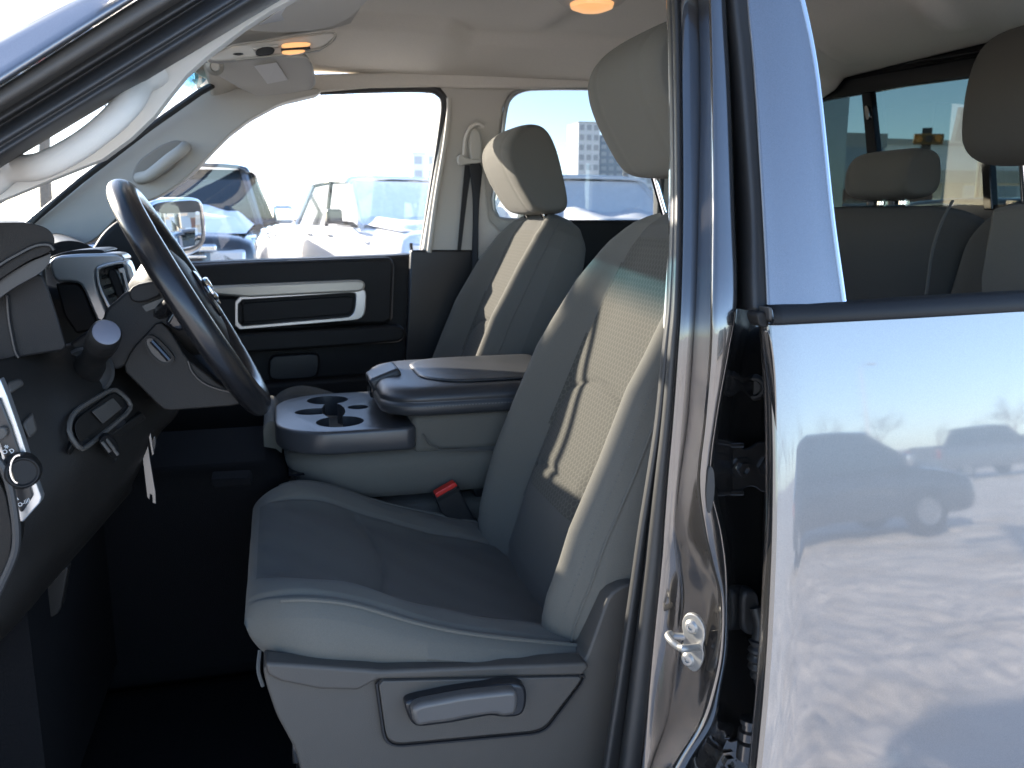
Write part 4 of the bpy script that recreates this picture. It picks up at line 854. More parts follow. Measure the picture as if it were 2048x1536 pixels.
# storage lid with release handle
po = chaikin([(150, 862), (150, 846), (162, 832), (222, 788), (232, 786), (252, 806), (250, 816), (164, 884), (158, 882)], 1)
po2 = chaikin([(138, 870), (140, 838), (156, 818), (220, 780), (234, 780), (262, 806), (258, 824), (176, 892), (160, 900)], 1)
kpl('lid_recess', po2, .02, M['black'], da, lift=.008, bevel=.002)
kl = kpl('storage_lid', po, .02, M['dash'], da, lift=.018, bevel=.004)
tube('lid_rim', onk(po2, .014), .0030, M['plastic'], kl, closed=True, n=6)
kpl('lid_label', [(184, 824), (226, 796), (246, 816), (206, 848)], .006, M['plastic'], kl, lift=.021, bevel=.001)
kpl('lower_lid', [(178, 896), (284, 826), (294, 838), (186, 914)], .02, M['dash'], da, lift=.022, bevel=.003)
kpl('lid_shadow_gap', [(168, 894), (248, 838), (252, 846), (180, 900)], .01, M['black'], da, lift=.006)
rh = kpl('release_handle', chaikin([(196, 884), (214, 866), (236, 884), (240, 906), (228, 918), (214, 908)], 1), .016, M['charcoal'], da, lift=.032, bevel=.004)
for a, b in ((204, 884), (212, 878), (220, 890)): tube('grip_rib', [at(a, b, kY(a, b)-.036), at(a+16, b+20, kY(a, b)-.036)], .002, M['plastic'], rh, n=6)
kpl('support_rib', [(134, 905), (146, 885), (168, 930), (172, 950), (160, 952)], .03, M['dash'], da, lift=.012, bevel=.004)
kpl('recess', chaikin([(164, 944), (200, 922), (240, 898), (228, 920), (200, 944), (172, 958)], 1), .02, M['black'], da, lift=.005)
tube('recess_lip', [at(a, b, kY(a, b)-.012) for a, b in catmull([(232, 918), (214, 938), (190, 952), (166, 962)], 12)], .002, M['charcoal'], da, n=6)
kpl('switch_pad', [(44, 848), (66, 826), (76, 862), (58, 880)], .012, M['plastic'], da, lift=.012, bevel=.003)
kpl('switch_pad', [(14, 766), (40, 758), (50, 770), (20, 790)], .010, M['plastic'], da, lift=.014, bevel=.003)
kpl('edge_trim', catmull([(140, 1070), (190, 1012), (232, 960), (238, 972), (200, 1020), (150, 1076)], 20), .012, M['plastic'], da, lift=.006, bevel=.002)
# headlight switch panel at the near end of the dash
HB = [(-40, 870), (-20, 770), (0, 758), (14, 792), (42, 872), (68, 955), (83, 996), (80, 1006), (46, 1044), (40, 1044), (22, 985), (0, 905), (-30, 880)]
hY = .930
hb = pxs('switch_bezel', HB, hY, .014, M['satin'], da, bevel=.004)
sp_ = pxs('switch_panel', [(-40, 862), (-22, 800), (0, 796), (22, 852), (50, 940), (66, 992), (44, 1026), (38, 1022), (22, 960), (0, 888)], hY-.004, .012, M['black'], hb, bevel=.002)
kn = lathe('headlight_knob', at(42, 940, hY-.004), (.35, -.93, .08), [(.0185, -.004), (.0185, .006), (.016, .014), (.0145, .0165), (.0135, .0165), (.0120, .0145), (.002, .0145)], M['charcoal'], hb, n=32)
cc = at(40, 938, hY-.022)
tube('knob_ring', [at(38+17*math.cos(a), 938+28*math.sin(a), hY-.021) for a in np.linspace(math.pi*.55, math.pi*1.55, 18)], .0013, M['chrome'], kn, n=6)
# printed switch symbols
tx = []
for px, py, ch, sz in ((12, 907, 'O', .006), (18, 901, '*', .009), (26, 905, 'D', .006), (3, 917, '-', .007), (8, 922, 'AUTO', .0032), (36, 1000, 'a', .006), (50, 1008, 'O-////', .0055), (2, 862, '///', .005)):
    cu = bpy.data.curves.new('symbol', 'FONT'); cu.body = ch; cu.size = sz; cu.extrude = .0001; cu.align_x = 'CENTER'
    o = bpy.data.objects.new('symbol', cu); COL.objects.link(o); p = at(px, py, hY-.0050)
    me_ = bpy.data.meshes.new_from_object(o); bpy.data.objects.remove(o); o = bpy.data.objects.new('symbol', me_); COL.objects.link(o)
    o.parent = hb; o.location = p-ORG[hb.name]; o.rotation_euler = (math.radians(90), math.radians(-25), 0); me_.materials.append(M['label'])
pxs('window_switch', chaikin([(-10, 860), (8, 852), (16, 868), (6, 880), (-10, 884)], 1), hY-.010, .01, M['plastic'], hb, bevel=.003)
# end cap and door opening seal beside the dash
ec = pxs('end_cap', chaikin([(-160, 900), (-20, 930), (10, 985), (24, 1060), (20, 1110), (-10, 1180), (-160, 1330)], 2), .925, .05, M['dash'], da, bevel=.01)
tube('cap_seal', [at(a, b, .912) for a, b in catmull([(-40, 890), (0, 925), (16, 960), (27, 1010), (33, 1065), (28, 1110), (0, 1175), (-30, 1240), (-60, 1300)], 40)], .0042, M['rubber'], ec, n=8)
# kick panel, pedals, floor mat
kk = pxs('kick_panel', chaikin([(28, 1214), (60, 1190), (110, 1150), (138, 1128), (120, 1225), (104, 1236), (60, 1240)], 1), 1.12, .02, M['dash'], da, bevel=.004)
box('pedal_box', (-.45, 1.28, 1.05), (.30, .5, .50), M['carpet'], da)
pxs('brake_pedal', [(420, 960), (500, 956), (505, 972), (426, 978)], 1.36, .05, M['carpet'], da, bevel=.004)
mp = np.stack(np.meshgrid(np.linspace(-.62, .08, 30), np.linspace(.92, 1.45, 30), indexing='ij'), -1)
fm = empty('floor_mat', (-.2, 1.18, .74), 'black driver floor mat lying in the dark footwell', 'floor mat')
z_ = .745+.25*sst(-.45, -.62, mp[..., 0]); grid('mat_sheet', np.concatenate((mp, z_[..., None]), -1), M['carpet'], fm, solid=.01)
V, Fc = [], []
for i in range(9):
    for j in range(7):
        c = atz(30+14*i, 1445+7*j, .758); b = len(V); s_ = .004
        V += [c+np.array((-s_, -s_, 0)), c+np.array((s_, -s_, 0)), c+np.array((s_, s_, 0)), c+np.array((-s_, s_, 0)), c+np.array((0, 0, .006))]; Fc += [(b, b+1, b+4), (b+1, b+2, b+4), (b+2, b+3, b+4), (b+3, b, b+4)]
nb = mk('mat_nibs', V, Fc, M['rubber'], fm, smooth=False); nb['kind'] = 'stuff'

# ---- steering column
sc = empty('steering_column', (-.20, 1.2, 1.38), 'charcoal steering column shroud with tilt lever behind the wheel', 'steering column')
up = pxs('upper_shroud', chaikin([(120, 700), (205, 640), (210, 620), (255, 580), (330, 560), (360, 600), (350, 640), (300, 690), (246, 738), (140, 745)], 1), 1.115, .17, M['charcoal'], sc, bevel=.016, bseg=4)
pxs('shroud_lid', chaikin([(256, 584), (268, 570), (320, 560), (326, 590), (285, 606), (262, 604)], 1), 1.10, .20, M['charcoal'], up, bevel=.005)
pxs('shroud_gap', [(284, 612), (326, 596), (326, 610), (292, 624)], 1.111, .01, M['black'], up)
lo = pxs('lower_shroud', chaikin([(244, 738), (262, 700), (318, 640), (340, 660), (372, 715), (440, 770), (500, 800), (470, 812), (332, 822), (318, 812)], 1), 1.108, .185, M['dash'], sc, bevel=.014, bseg=4)
tube('shroud_seam', [at(a, b, 1.1055) for a, b in catmull([(376, 722), (385, 745), (410, 768), (450, 782), (480, 784)], 12)], .0013, M['black'], lo, n=6)
ts = pxs('lever_slot', chaikin([(287, 682), (296, 672), (312, 676), (342, 708), (348, 722), (336, 730), (318, 728), (298, 708)], 2), 1.1035, .012, M['black'], lo, bevel=.002)
ring('slot_rim', chaikin([(285, 680), (296, 669), (313, 674), (344, 706), (350, 722), (337, 732), (317, 730), (296, 709)], 2), chaikin([(290, 683), (297, 675), (311, 679), (340, 709), (344, 720), (335, 726), (320, 724), (301, 706)], 2), 1.1015, .006, M['dash'], lo)
tube('tilt_lever', [at(a, b, 1.100) for a, b in ((303, 682), (318, 698), (338, 720))], .0032, M['gloss_black'], lo, n=8)
pxs('lever_pip', [(314, 700), (318, 700), (318, 705), (314, 705)], 1.098, .006, M['plastic'], lo)
# turn signal stalk
stk = empty('signal_stalk', at(180, 735, 1.09), 'black turn signal stalk pointing out of the column towards the door', 'control stalk')
tb0, tb1 = at(176, 740, 1.10), at(213, 665, 1.00); ax_ = tb1-tb0; L0 = np.linalg.norm(ax_)
lathe('stalk_body', tb0, ax_, [(.017, -.01), (.017, L0*.15), (.0135, L0*.3), (.0145, L0*.62), (.0165, L0*.64), (.0175, L0*.80), (.0168, L0*.83), (.0172, L0*.86), (.0165, L0*.97), (.0145, L0)], M['charcoal'], stk, n=28)
lathe('stalk_cap', tb0+ax_*.995, ax_, [(.0142, 0), (.0142, .0012), (.0125, .002), (.001, .0022)], mat('stalk_cap', (.10, .10, .12), .4), stk, n=28)
lathe('stalk_boot', tb0-ax_*.05, (.25, -.9, .2), [(.030, -.004), (.030, .003), (.026, .006), (.022, .003), (.012, .001)], M['rubber'], stk, n=30)

# ---- ignition keys
ky = empty('key_bunch', at(290, 930, 1.20), 'truck key and tags hanging below the steering column', 'keys')
pxs('key_blade', [(280, 866), (292, 860), (300, 920), (311, 985), (312, 1008), (305, 1006), (304, 990), (300, 988), (299, 1000), (294, 994), (286, 925)], 1.19, .003, M['key'], ky, bevel=.0006)
pxs('key_tag', [(296, 868), (301, 866), (308, 908), (304, 912)], 1.18, .004, M['key'], ky, bevel=.0006)
pxs('paper_tag', [(236, 922), (254, 878), (259, 882), (257, 922)], 1.19, .002, M['plastic'], ky)
tube('key_cord', [at(a, b, 1.195) for a, b in catmull([(288, 850), (284, 880), (276, 908), (270, 912)], 10)], .0022, M['black'], ky, n=6)
pxs('cord_end', chaikin([(266, 912), (276, 908), (277, 930), (268, 932)], 1), 1.192, .006, M['black'], ky, bevel=.002)
tube('key_ring', [at(300+7*math.cos(a), 850+18*math.sin(a), 1.19) for a in np.linspace(0, 2*math.pi, 24, endpoint=False)], .0012, M['chrome'], ky, closed=True, n=6)
pxs('small_fob', chaikin([(302, 868), (311, 872), (313, 890), (307, 908), (302, 900)], 1), 1.205, .006, M['black'], ky, bevel=.002)

# ---- steering wheel
wc = at(385, 603, 1.20)
wtop, wbot = at(240, 372, 1.20), at(540, 832, 1.20)
sw = empty('steering_wheel', wc, 'black leather steering wheel with stitched rim and ram head hub emblem', 'steering wheel')
dn = (wbot-wtop)/np.linalg.norm(wbot-wtop); sd = np.array((0, 1.0, 0)); fw = np.cross(sd, dn); fw = fw/np.linalg.norm(fw)
if fw[0] < 0: fw = -fw
sd = sd-.055*fw; sd /= np.linalg.norm(sd); fw = fw+.055*np.array((0, 1.0, 0)); fw /= np.linalg.norm(fw)
RW = np.linalg.norm(wbot-wtop)/2-.021
rim, NR = [], 120
for i in range(NR):
    a = 2*math.pi*i/NR; e = -math.cos(a)*1.0; c = wc+RW*(math.cos(a)*(-dn)+math.sin(a)*sd)
    rad = (c-wc)/np.linalg.norm(c-wc); tr, tf = .0215, .0170
    joint = max(0, 1-min(abs((a % math.pi)-x) for x in (.95, 2.19))/.016)
    row = []
    for b in np.linspace(0, 2*math.pi, 24, endpoint=False):
        k_ = 1-.05*joint; row.append(c+rad*tr*math.cos(b)*k_+fw*tf*math.sin(b)*k_*(1+.12*math.sin(b)))
    rim.append(row)
rm = grid('rim', rim, M['leather'], sw, cu=True, cv=True, sharp=0)
V, Fc = [], []
for i in range(0, 2*NR):
    a = math.pi*i/NR
    if (a % math.pi) < .95 or (a % math.pi) > 2.19:
        c = wc+(RW-.0205)*(math.cos(a)*(-dn)+math.sin(a)*sd); t_ = math.sin(a)*dn+math.cos(a)*sd; rad = (c-wc)/RW
        b = len(V); V += [c-fw*.006-t_*.0015, c-fw*.006+t_*.0005, c+fw*.006+t_*.0025, c+fw*.006+t_*.0005, c-rad*.003]; Fc += [(b, b+1, b+4), (b+1, b+2, b+4), (b+2, b+3, b+4), (b+3, b, b+4)]
s_ = mk('stitching', V, Fc, M['leather'], rm, smooth=False); s_['kind'] = 'stuff'
# hub pad
hub = []
for k_, (r_, f_) in enumerate(((.062, -.050), (.078, -.020), (.082, .004), (.074, .016), (.055, .022), (.02, .025))):
    hub.append([wc+r_*(1.0*math.cos(a)*(-dn)*.95+1.12*math.sin(a)*sd)+fw*(f_-.004) for a in np.linspace(0, 2*math.pi, 40, endpoint=False)])
hb_ = grid('airbag_cover', hub, M['dash'], sw, cv=True, cap0=True, cap1=True, sharp=0)
for a in (math.pi/2-.12, -math.pi/2+.12, math.pi-.55, math.pi+.55):
    d0 = math.cos(a)*(-dn)+math.sin(a)*sd
    pts = [wc+d0*.07-fw*.022, wc+d0*.11-fw*.016, wc+d0*(RW-.01)-fw*.004]
    tube('spoke', catmull(pts, 10), np.linspace(.024, .013, 10), M['black'] if abs(a) > 2 else M['leather'], sw, n=10, flat=.5, fdir=fw)
for sg in (-1, 1):
    c = wc+sg*sd*.105-fw*.008; box('button_pad', c, (.022, .04, .045), M['gloss_black'], sw, rot=(0, .52, 0), bevel=.006)
# emblem: a horned ram head in relief on a round boss
ex = lambda u, v, h=0: wc+sd*(-u)*1.0+(-dn)*v+fw*(.0225+h)
lathe('hub_boss', ex(0, 0, -.003), fw, [(.034, 0), (.034, .003), (.031, .005), (.001, .006)], M['gloss_black'], hb_, n=32)
em = prism('ram_emblem', [ex(a*.001, b*.001, .0035) for a, b in ((-7, 14), (0, 17), (7, 14), (9, 4), (6, -8), (3, -18), (0, -21), (-3, -18), (-6, -8), (-9, 4))], fw*.004, M['chrome'], hb_, bevel=.0012)
for sg in (-1, 1):
    hn = [ex(sg*a*.001, b*.001, .006) for a, b in ((5, 13), (13, 16), (21, 12), (24, 3), (21, -7), (14, -11), (10, -6), (13, -1))]
    tube('emblem_horn', catmull(hn, 24), np.linspace(.0045, .0016, 24), M['chrome'], hb_, n=8)

# ================================================================== overhead: console, visors, mirror
oc = empty('overhead_console', at(560, 90, 1.62), 'beige overhead console with two glowing map lights and a slider', 'overhead console')
OY = 1.50
ob = prism('console_shell', [at(*p) for p in ((404, 112, 1.80), (470, 92, 1.72), (560, 75, 1.66), (668, 60, 1.60), (700, 40, 1.56), (752, -20, 1.50), (600, -60, 1.46), (520, 0, 1.5), (455, 62, 1.56), (412, 96, 1.70))], (0, .06, .07), M['beige'], oc, bevel=.006)
def ovl(name, px, th, mt, parent, Y=1.60, **k): return prism(name, [at(a, b, Y) for a, b in px], (0, th, 0), mt, parent, **k)
fc = ovl('console_face', [(408, 104), (470, 88), (560, 76), (662, 62), (676, 72), (640, 98), (560, 110), (440, 122), (412, 120)], .03, M['beige'], ob, Y=1.59, bevel=.004)
tube('face_rim', [at(a, b, 1.586) for a, b in catmull([(420, 112), (470, 90), (560, 79), (650, 66), (672, 68), (645, 96), (560, 110), (470, 120)], 40)], .0016, M['champagne'], fc, n=6)
for q in ([(562, 88), (584, 84), (622, 84), (620, 92), (590, 96), (564, 96)], [(560, 102), (590, 98), (614, 100), (604, 106), (570, 110)]):
    ovl('map_light', chaikin(q, 1), .008, M['lamp'], fc, Y=1.580, bevel=.002)
ovl('light_divider', [(562, 97), (620, 93), (621, 98), (562, 101)], .01, M['black'], fc, Y=1.578)
ovl('roof_slider', chaikin([(510, 100), (530, 92), (552, 96), (544, 110), (512, 112)], 1), .01, M['black'], fc, Y=1.578, bevel=.002)
ovl('slider_frame', [(502, 94), (556, 88), (558, 94), (508, 100)], .01, M['beige'], fc, Y=1.582, bevel=.002)
ovl('microphone_slot', chaikin([(462, 108), (476, 105), (490, 107), (476, 111)], 2), .004, M['black'], fc, Y=1.584)
ovl('shade_gap', chaikin([(400, 122), (412, 108), (430, 116), (460, 118), (430, 122)], 1), .02, M['black'], oc, Y=1.80)
vs = empty('sun_visor', at(540, 150, 1.95), 'folded beige passenger sun visor with white warning label', 'sun visor')
vp = prism('visor_panel', [at(*p) for p in chaikin([(424, 124, 1.93), (600, 108, 1.80), (622, 122, 1.80), (633, 165, 1.98), (628, 178, 2.0), (612, 184, 2.02), (520, 194, 2.08), (500, 188, 2.08), (486, 178, 2.08), (448, 160, 2.04), (418, 136, 1.96)], 1)], (0, .016, .010), M['beige'], vs, bevel=.006)
prism('warning_label', [at(*p) for p in ((508, 132, 1.878), (553, 125, 1.862), (576, 160, 1.968), (535, 168, 1.984))], (0, .002, .001), M['label'], vp)
lathe('visor_clip', at(430, 132, 1.92), (0, -1, -.3), [(.018, 0), (.018, .006), (.010, .010), (.008, .006), (.001, .006)], M['champagne'], vs, n=20)
v2 = empty('sun_visor', at(570, 20, 1.25), 'beige driver sun visor overhead seen edge on with pale label', 'sun visor')
vp2 = prism('visor_panel', [at(*p) for p in chaikin([(470, 62, 1.30), (540, 14, 1.22), (600, -30, 1.15), (800, -60, 1.15), (745, -6, 1.25), (690, 50, 1.32), (600, 68, 1.34)], 1)], (0, .012, .012), M['beige'], v2, bevel=.005)
prism('warning_label', [at(*p) for p in ((518, 50, 1.274), (570, 40, 1.276), (622, 2, 1.228), (570, 12, 1.222))], (0, .002, .001), M['label'], vp2)
rm_ = empty('rear_view_mirror', at(270, 205, 1.62), 'dark rear view mirror behind the grab handle', 'mirror')
mh = prism('mirror_housing', [at(*p) for p in chaikin([(205, 190, 1.50), (225, 178, 1.50), (300, 186, 1.72), (326, 192, 1.76), (328, 202, 1.76), (318, 220, 1.75), (300, 224, 1.72), (225, 205, 1.5)], 1)], (-.03, .02, .01), M['charcoal'], rm_, bevel=.006)
prism('mirror_glass', [at(*p) for p in ((214, 192, 1.50), (300, 193, 1.712), (314, 204, 1.74), (300, 216, 1.712), (230, 200, 1.51))], (-.002, .001, 0), M['mirror'], mh, smooth=False)
# ================================================================== outside: vehicles, trees, buildings
M['car_dark'] = paint_mat('dark_car_paint', (.018, .018, .020), metal=.2, rough=.35)
M['car_white'] = mat('white_car_paint', (.75, .76, .78), .35, coat=1.0)
M['car_grey'] = paint_mat('grey_car_paint', (.10, .11, .13), metal=.5)
M['car_glass'] = mat('car_glass', (.02, .028, .032), .04, spec=.8)
M['tyre'] = mat('tyre_rubber', (.012, .012, .012), .85)
M['rim'] = mat('wheel_alloy', (.35, .35, .36), .35, metal=.8)
M['snowcap'] = mat('snow_cap', (.86, .87, .90), .8, var=.05, vscale=12, bump=.6, bscale=60, spec=.2)
M['headlamp'] = mat('lamp_glass', (.55, .57, .6), .1, metal=.3)
M['tail'] = mat('tail_lamp', (.45, .03, .02), .25)
M['amber'] = mat('amber_lamp', (.75, .30, .04), .3)
def vehicle(name, label, loc, rz, paint, group, kind='pickup', snow=0, L=5.6, cat='pickup truck', gl='car_glass', front=None):
    """vehicle facing local -X, built around the origin and turned into place"""
    ca, sa = math.cos(rz), math.sin(rz); loc = np.array(loc, float)
    T = lambda P: np.stack((loc[0]+P[..., 0]*ca-P[..., 1]*sa, loc[1]+P[..., 0]*sa+P[..., 1]*ca, loc[2]+P[..., 2]), -1)
    root = empty(name, loc, label, cat, group)
    H = {'pickup': (1.20, 1.08, 1.93), 'suv': (1.02, 1.0, 1.66)}[kind]
    hz, bz, rz_ = H; hw = .98
    # lower body: cross-sections along the length
    if kind == 'pickup': st = [(-L/2, .50, 1.02, .80), (-L/2+.04, .42, 1.10, .92), (-L/2+.25, .36, hz-.02, .97), (-L/2+1.25, .36, hz+.05, hw), (-L/2+1.7, .36, hz+.07, hw), (.9, .36, hz+.10, hw), (1.0, .36, hz+.09, hw), (L/2-.1, .40, hz+.10, hw), (L/2, .50, hz+.05, .93)]
    else: st = [(-L/2, .45, .72, .72), (-L/2+.05, .32, .80, .86), (-L/2+.4, .26, .92, .92), (-L/2+1.3, .26, 1.02, .93), (.9, .26, 1.06, .93), (L/2-.25, .30, 1.06, .90), (L/2, .45, .95, .78)]
    R = []
    for x, zb, zt, w in st:
        sec = chaikin([(-w*.9, zb), (-w, zb+.12), (-w*1.01, (zb+zt)/2), (-w*.99, zt-.14), (-w*.93, zt-.02), (-w*.6, zt+.03), (w*.6, zt+.03), (w*.93, zt-.02), (w*.99, zt-.14), (w*1.01, (zb+zt)/2), (w, zb+.12), (w*.9, zb)], 1)
        R.append([(x, a, b) for a, b in sec])
    R = np.array(R); R2 = np.stack([catmull(R[:, j], 36) for j in range(R.shape[1])], 1)
    grid('body', T(R2), paint, root, cv=True, cap0=True, cap1=True, sharp=45)
    # cabin: glass core with painted roof and pillars
    x0, x1, x2, x3 = (-L/2+1.35, -L/2+2.15, .72, 1.0) if kind == 'pickup' else (-L/2+1.0, -L/2+1.85, L/2-1.0, L/2-.25)
    zc = hz+.05 if kind == 'pickup' else 1.02; wb, wt = hw*.93, hw*.72
    cor = [(x0, -wb, zc), (x0, wb, zc), (x3, wb, zc), (x3, -wb, zc), (x1, -wt, rz_-.05), (x1, wt, rz_-.05), (x2, wt, rz_-.05), (x2, -wt, rz_-.05)]
    cor = T(np.array(cor))
    mk('cabin_glass', cor, [(0, 1, 5, 4), (1, 2, 6, 5), (2, 3, 7, 6), (3, 0, 4, 7)], [M[gl], M[front or gl]], root, midx=[1, 0, 0, 0], smooth=False)
    rf = []
    for i in range(9):
        u = i/8; x = (x1-.10)*(1-u)+(x2+.08)*u; z = rz_-.03*(2*u-1)**2*1.5
        rf.append([(x, a*wt*1.06, z-b) for a, b in chaikin([(-1, .06), (-.96, .01), (-.6, -.015), (.6, -.015), (.96, .01), (1, .06)], 1, closed=False)])
    grid('roof', T(np.array(rf)), paint, root, solid=.04, sharp=0)
    for a, b in ((0, 4), (1, 5), (2, 6), (3, 7)): tube('window_pillar', [cor[a], cor[b]], .045, paint, root, n=6)
    for sy, (a, b, c, d) in ((1, (1, 5, 2, 6)), (-1, (0, 4, 3, 7))):
        for u in (.5,): tube('window_pillar', [cor[a]*(1-u)+cor[c]*u, cor[b]*(1-u)+cor[d]*u], .035, M['tyre'], root, n=6)
    # wheels
    for wx in (-L/2+.95, L/2-1.15):
        for sy in (-1, 1):
            c = T(np.array((wx, sy*.84, .40 if kind == 'pickup' else .34))); ax = T(np.array((wx, sy*1.84, 0.)))-T(np.array((wx, sy*.84, 0.))); r = .40 if kind == 'pickup' else .34
            wl = lathe('wheel', c, ax, [(r*.7, -.12), (r*.96, -.12), (r, -.07), (r, .07), (r*.95, .125), (r*.66, .12), (r*.62, .10)], M['tyre'], root, n=28)
            lathe('wheel_rim', c+ax*.098, ax, [(r*.63, 0), (r*.60, .02), (r*.5, .008), (r*.2, .02), (r*.02, .022)], M['rim'], wl, n=20)
    # face
    fx = -L/2
    if kind == 'pickup':
        gr = box('grille', T(np.array((fx+.03, 0, .90))), (.10, 1.02, .30), M['gloss_black'], root, rot=(0, 0, rz), bevel=.02)
        for zz in (.80, .90, 1.0): box('grille_bar', T(np.array((fx-.03, 0, zz))), (.03, 1.06, .028), M['chrome'], gr, rot=(0, 0, rz), bevel=.006)
        box('grille_surround', T(np.array((fx+.01, 0, 1.075))), (.10, 1.25, .07), M['chrome'], root, rot=(0, 0, rz), bevel=.02)
        for sy in (-1, 1): box('headlight', T(np.array((fx+.08, sy*.70, .96))), (.16, .34, .20), M['headlamp'], root, rot=(0, 0, rz), bevel=.03)
        box('bumper', T(np.array((fx-.02, 0, .60))), (.22, 1.86, .24), M['chrome'], root, rot=(0, 0, rz), bevel=.05)
    else:
        box('grille', T(np.array((fx-.01, 0, .62))), (.05, .9, .16), M['gloss_black'], root, rot=(0, 0, rz), bevel=.02)
        for sy in (-1, 1): box('headlight', T(np.array((fx+.09, sy*.66, .72))), (.2, .30, .12), M['headlamp'], root, rot=(0, 0, rz), bevel=.03)
    for sy in (-1, 1): box('tail_light', T(np.array((L/2-.02, sy*.85, 1.02 if kind == 'pickup' else .85))), (.06, .16, .34 if kind == 'pickup' else .2), M['tail'], root, rot=(0, 0, rz), bevel=.02)
    for sy in (-1, 1):
        c = T(np.array((x0+.35, sy*(hw+.17), zc+.13))); mb = box('side_mirror', c, (.12, .22, .20), M['black'] if paint is not M['car_dark'] else M['chrome'], root, rot=(0, 0, rz), bevel=.04)
        tube('mirror_arm', T(np.array([(x0+.35, sy*hw*.9, zc+.03), (x0+.35, sy*(hw+.12), zc+.05)])), .03, M['black'], mb, n=6)
    for sy in (-1, 1):
        for dx in (.55, 1.35): box('door_handle', T(np.array((x0+dx+.45, sy*(hw+.005), zc-.12))), (.18, .03, .04), M['chrome'] if kind == 'pickup' else paint, root, rot=(0, 0, rz), bevel=.01)
    if kind == 'pickup':
        box('bed_floor', T(np.array((L/2-.85, 0, hz+.12))), (1.5, 1.5, .03), M['tyre'], root, rot=(0, 0, rz))
    if snow:
        xs = np.linspace(-L/2+.30, x0+.35, 26); ys = np.linspace(-.86, .86, 26); X, Y = np.meshgrid(xs, ys, indexing='ij')
        zt = np.interp(X, [s_[0] for s_ in st], [s_[2] for s_ in st])+.028
        th = snow*(.55+.7*noise2(X*3+loc[0]*5, Y*3, 5))*sst(-L/2+.30, -L/2+.62+.25*0, X)*sst(.88, .70, np.abs(Y))-.012
        grid('snow_cover', T(np.stack((X, Y, zt+th), -1)), M['snowcap'], root, sharp=0)
    return root
vehicle('parked_pickup', 'dark pickup with snow heaped on its hood nose towards the far window', (-1.0, 11.1, .20), math.radians(87), M['car_dark'], 'vehicles parked beyond the passenger windows', snow=.17)
vehicle('parked_pickup', 'white pickup parked at an angle next to the dark one', (1.50, 13.3, .18), math.radians(108), M['car_white'], 'vehicles parked beyond the passenger windows', L=5.7, snow=.10, front='snowcap')
vehicle('parked_pickup', 'white snow covered pickup outside the far rear window', (4.0, 11.4, .14), math.radians(98), M['car_white'], 'vehicles parked beyond the passenger windows', snow=.22, L=5.4, gl='snowcap')
vehicle('parked_car', 'dark long car on snow behind the photographer mirrored in the rear door', (7.0, -10.8, 0), math.radians(186), M['car_dark'], 'vehicles mirrored in the door', kind='suv', L=6.0)
vehicle('parked_pickup', 'grey pickup far behind the photographer mirrored in the rear door', (24, -25, 0), math.radians(178), M['car_grey'], 'vehicles mirrored in the door', snow=.1)
vehicle('parked_car', 'dark sedan behind the tinted rear window', (9.5, 9.2, .1), math.radians(95), M['car_dark'], 'cars behind the rear window', kind='suv', L=4.6, cat='car')
vehicle('parked_car', 'silver car behind the tinted rear window', (10.5, 13.6, .1), math.radians(30), M['car_grey'], 'cars behind the rear window', kind='suv', L=4.6, cat='car')
vehicle('parked_car', 'pale car ahead of the windshield on snow', (-9.5, 14.0, .1), math.radians(60), M['car_white'], 'cars ahead of the windshield', kind='suv', L=4.6, cat='car')

# ---- bare trees (tapered limbs, many twigs)
M['bark'] = mat('bark', (.20, .16, .125), .9, var=.2, vscale=20)  # bark tone lightened to stand in for haze in front of the trees
def tree(loc, h, seed, label, group, name='bare_tree', acc=None):
    r = np.random.default_rng(seed); loc = np.array(loc, float); V, Fc = acc or ([], [])
    def seg(p, q, a, b, n=5):
        d = q-p; d = d/max(np.linalg.norm(d), 1e-6); u = np.cross(d, (0.3, .2, 1)); u /= np.linalg.norm(u); v = np.cross(d, u); k = len(V)
        for c, rr in ((p, a), (q, b)):
            for i in range(n): t = 2*math.pi*i/n; V.append(c+rr*(math.cos(t)*u+math.sin(t)*v))
        for i in range(n): j = (i+1) % n; Fc.append((k+i, k+j, k+n+j, k+n+i))
    tips = []
    def grow(p, d, L, rad, dep):
        steps = 3
        for s_ in range(steps):
            d2 = d+r.normal(0, .13, 3); d2[2] += .05; d2 /= np.linalg.norm(d2); q = p+d2*L/steps
            seg(p, q, rad, rad*.84, 5 if dep < 3 else 3); p, d, rad = q, d2, rad*.84
            if dep < 5 and (s_ > 0 or dep > 0):
                for _ in range(1 if dep == 0 else r.integers(1, 3)):
                    n_ = d+r.normal(0, .62, 3); n_[2] = abs(n_[2])*.6+.15; n_ /= np.linalg.norm(n_)
                    grow(p, n_, L*r.uniform(.55, .75), rad*.62, dep+1)
    p = loc.copy(); grow(p, np.array((0, 0, 1.0)), h*.45, h*.022, 0)
    if acc: return
    root = empty(name, loc, label, 'tree', group)
    o = mk('crown', V, Fc, M['bark'], root, smooth=False)
    tube('trunk', [loc+(0, 0, -.1), loc+(0, 0, h*.15)], [h*.03, h*.022], M['bark'], root, n=8)
    return root
tl = [((-4.6, 20, .1), 8, 'bare tree with tangled limbs seen through the grab handle opening'), ((-3.4, 26, .1), 8, 'slim bare tree seen through the windshield beside the pillar')]
for i, (l, h, s_) in enumerate(tl): tree(l, h, 20+i, s_, 'bare trees ahead of the truck')
ACC = ([], [])
for i in range(26): tree((4+i*3.4+rng.uniform(-2, 2), -58+rng.uniform(-9, 9), 0), rng.uniform(4.0, 6.5), 40+i, None, None, acc=ACC)
tag(mk('far_treeline', ACC[0], ACC[1], M['bark'], smooth=False), 'distant line of bare trees mirrored in the rear door', kind='stuff')

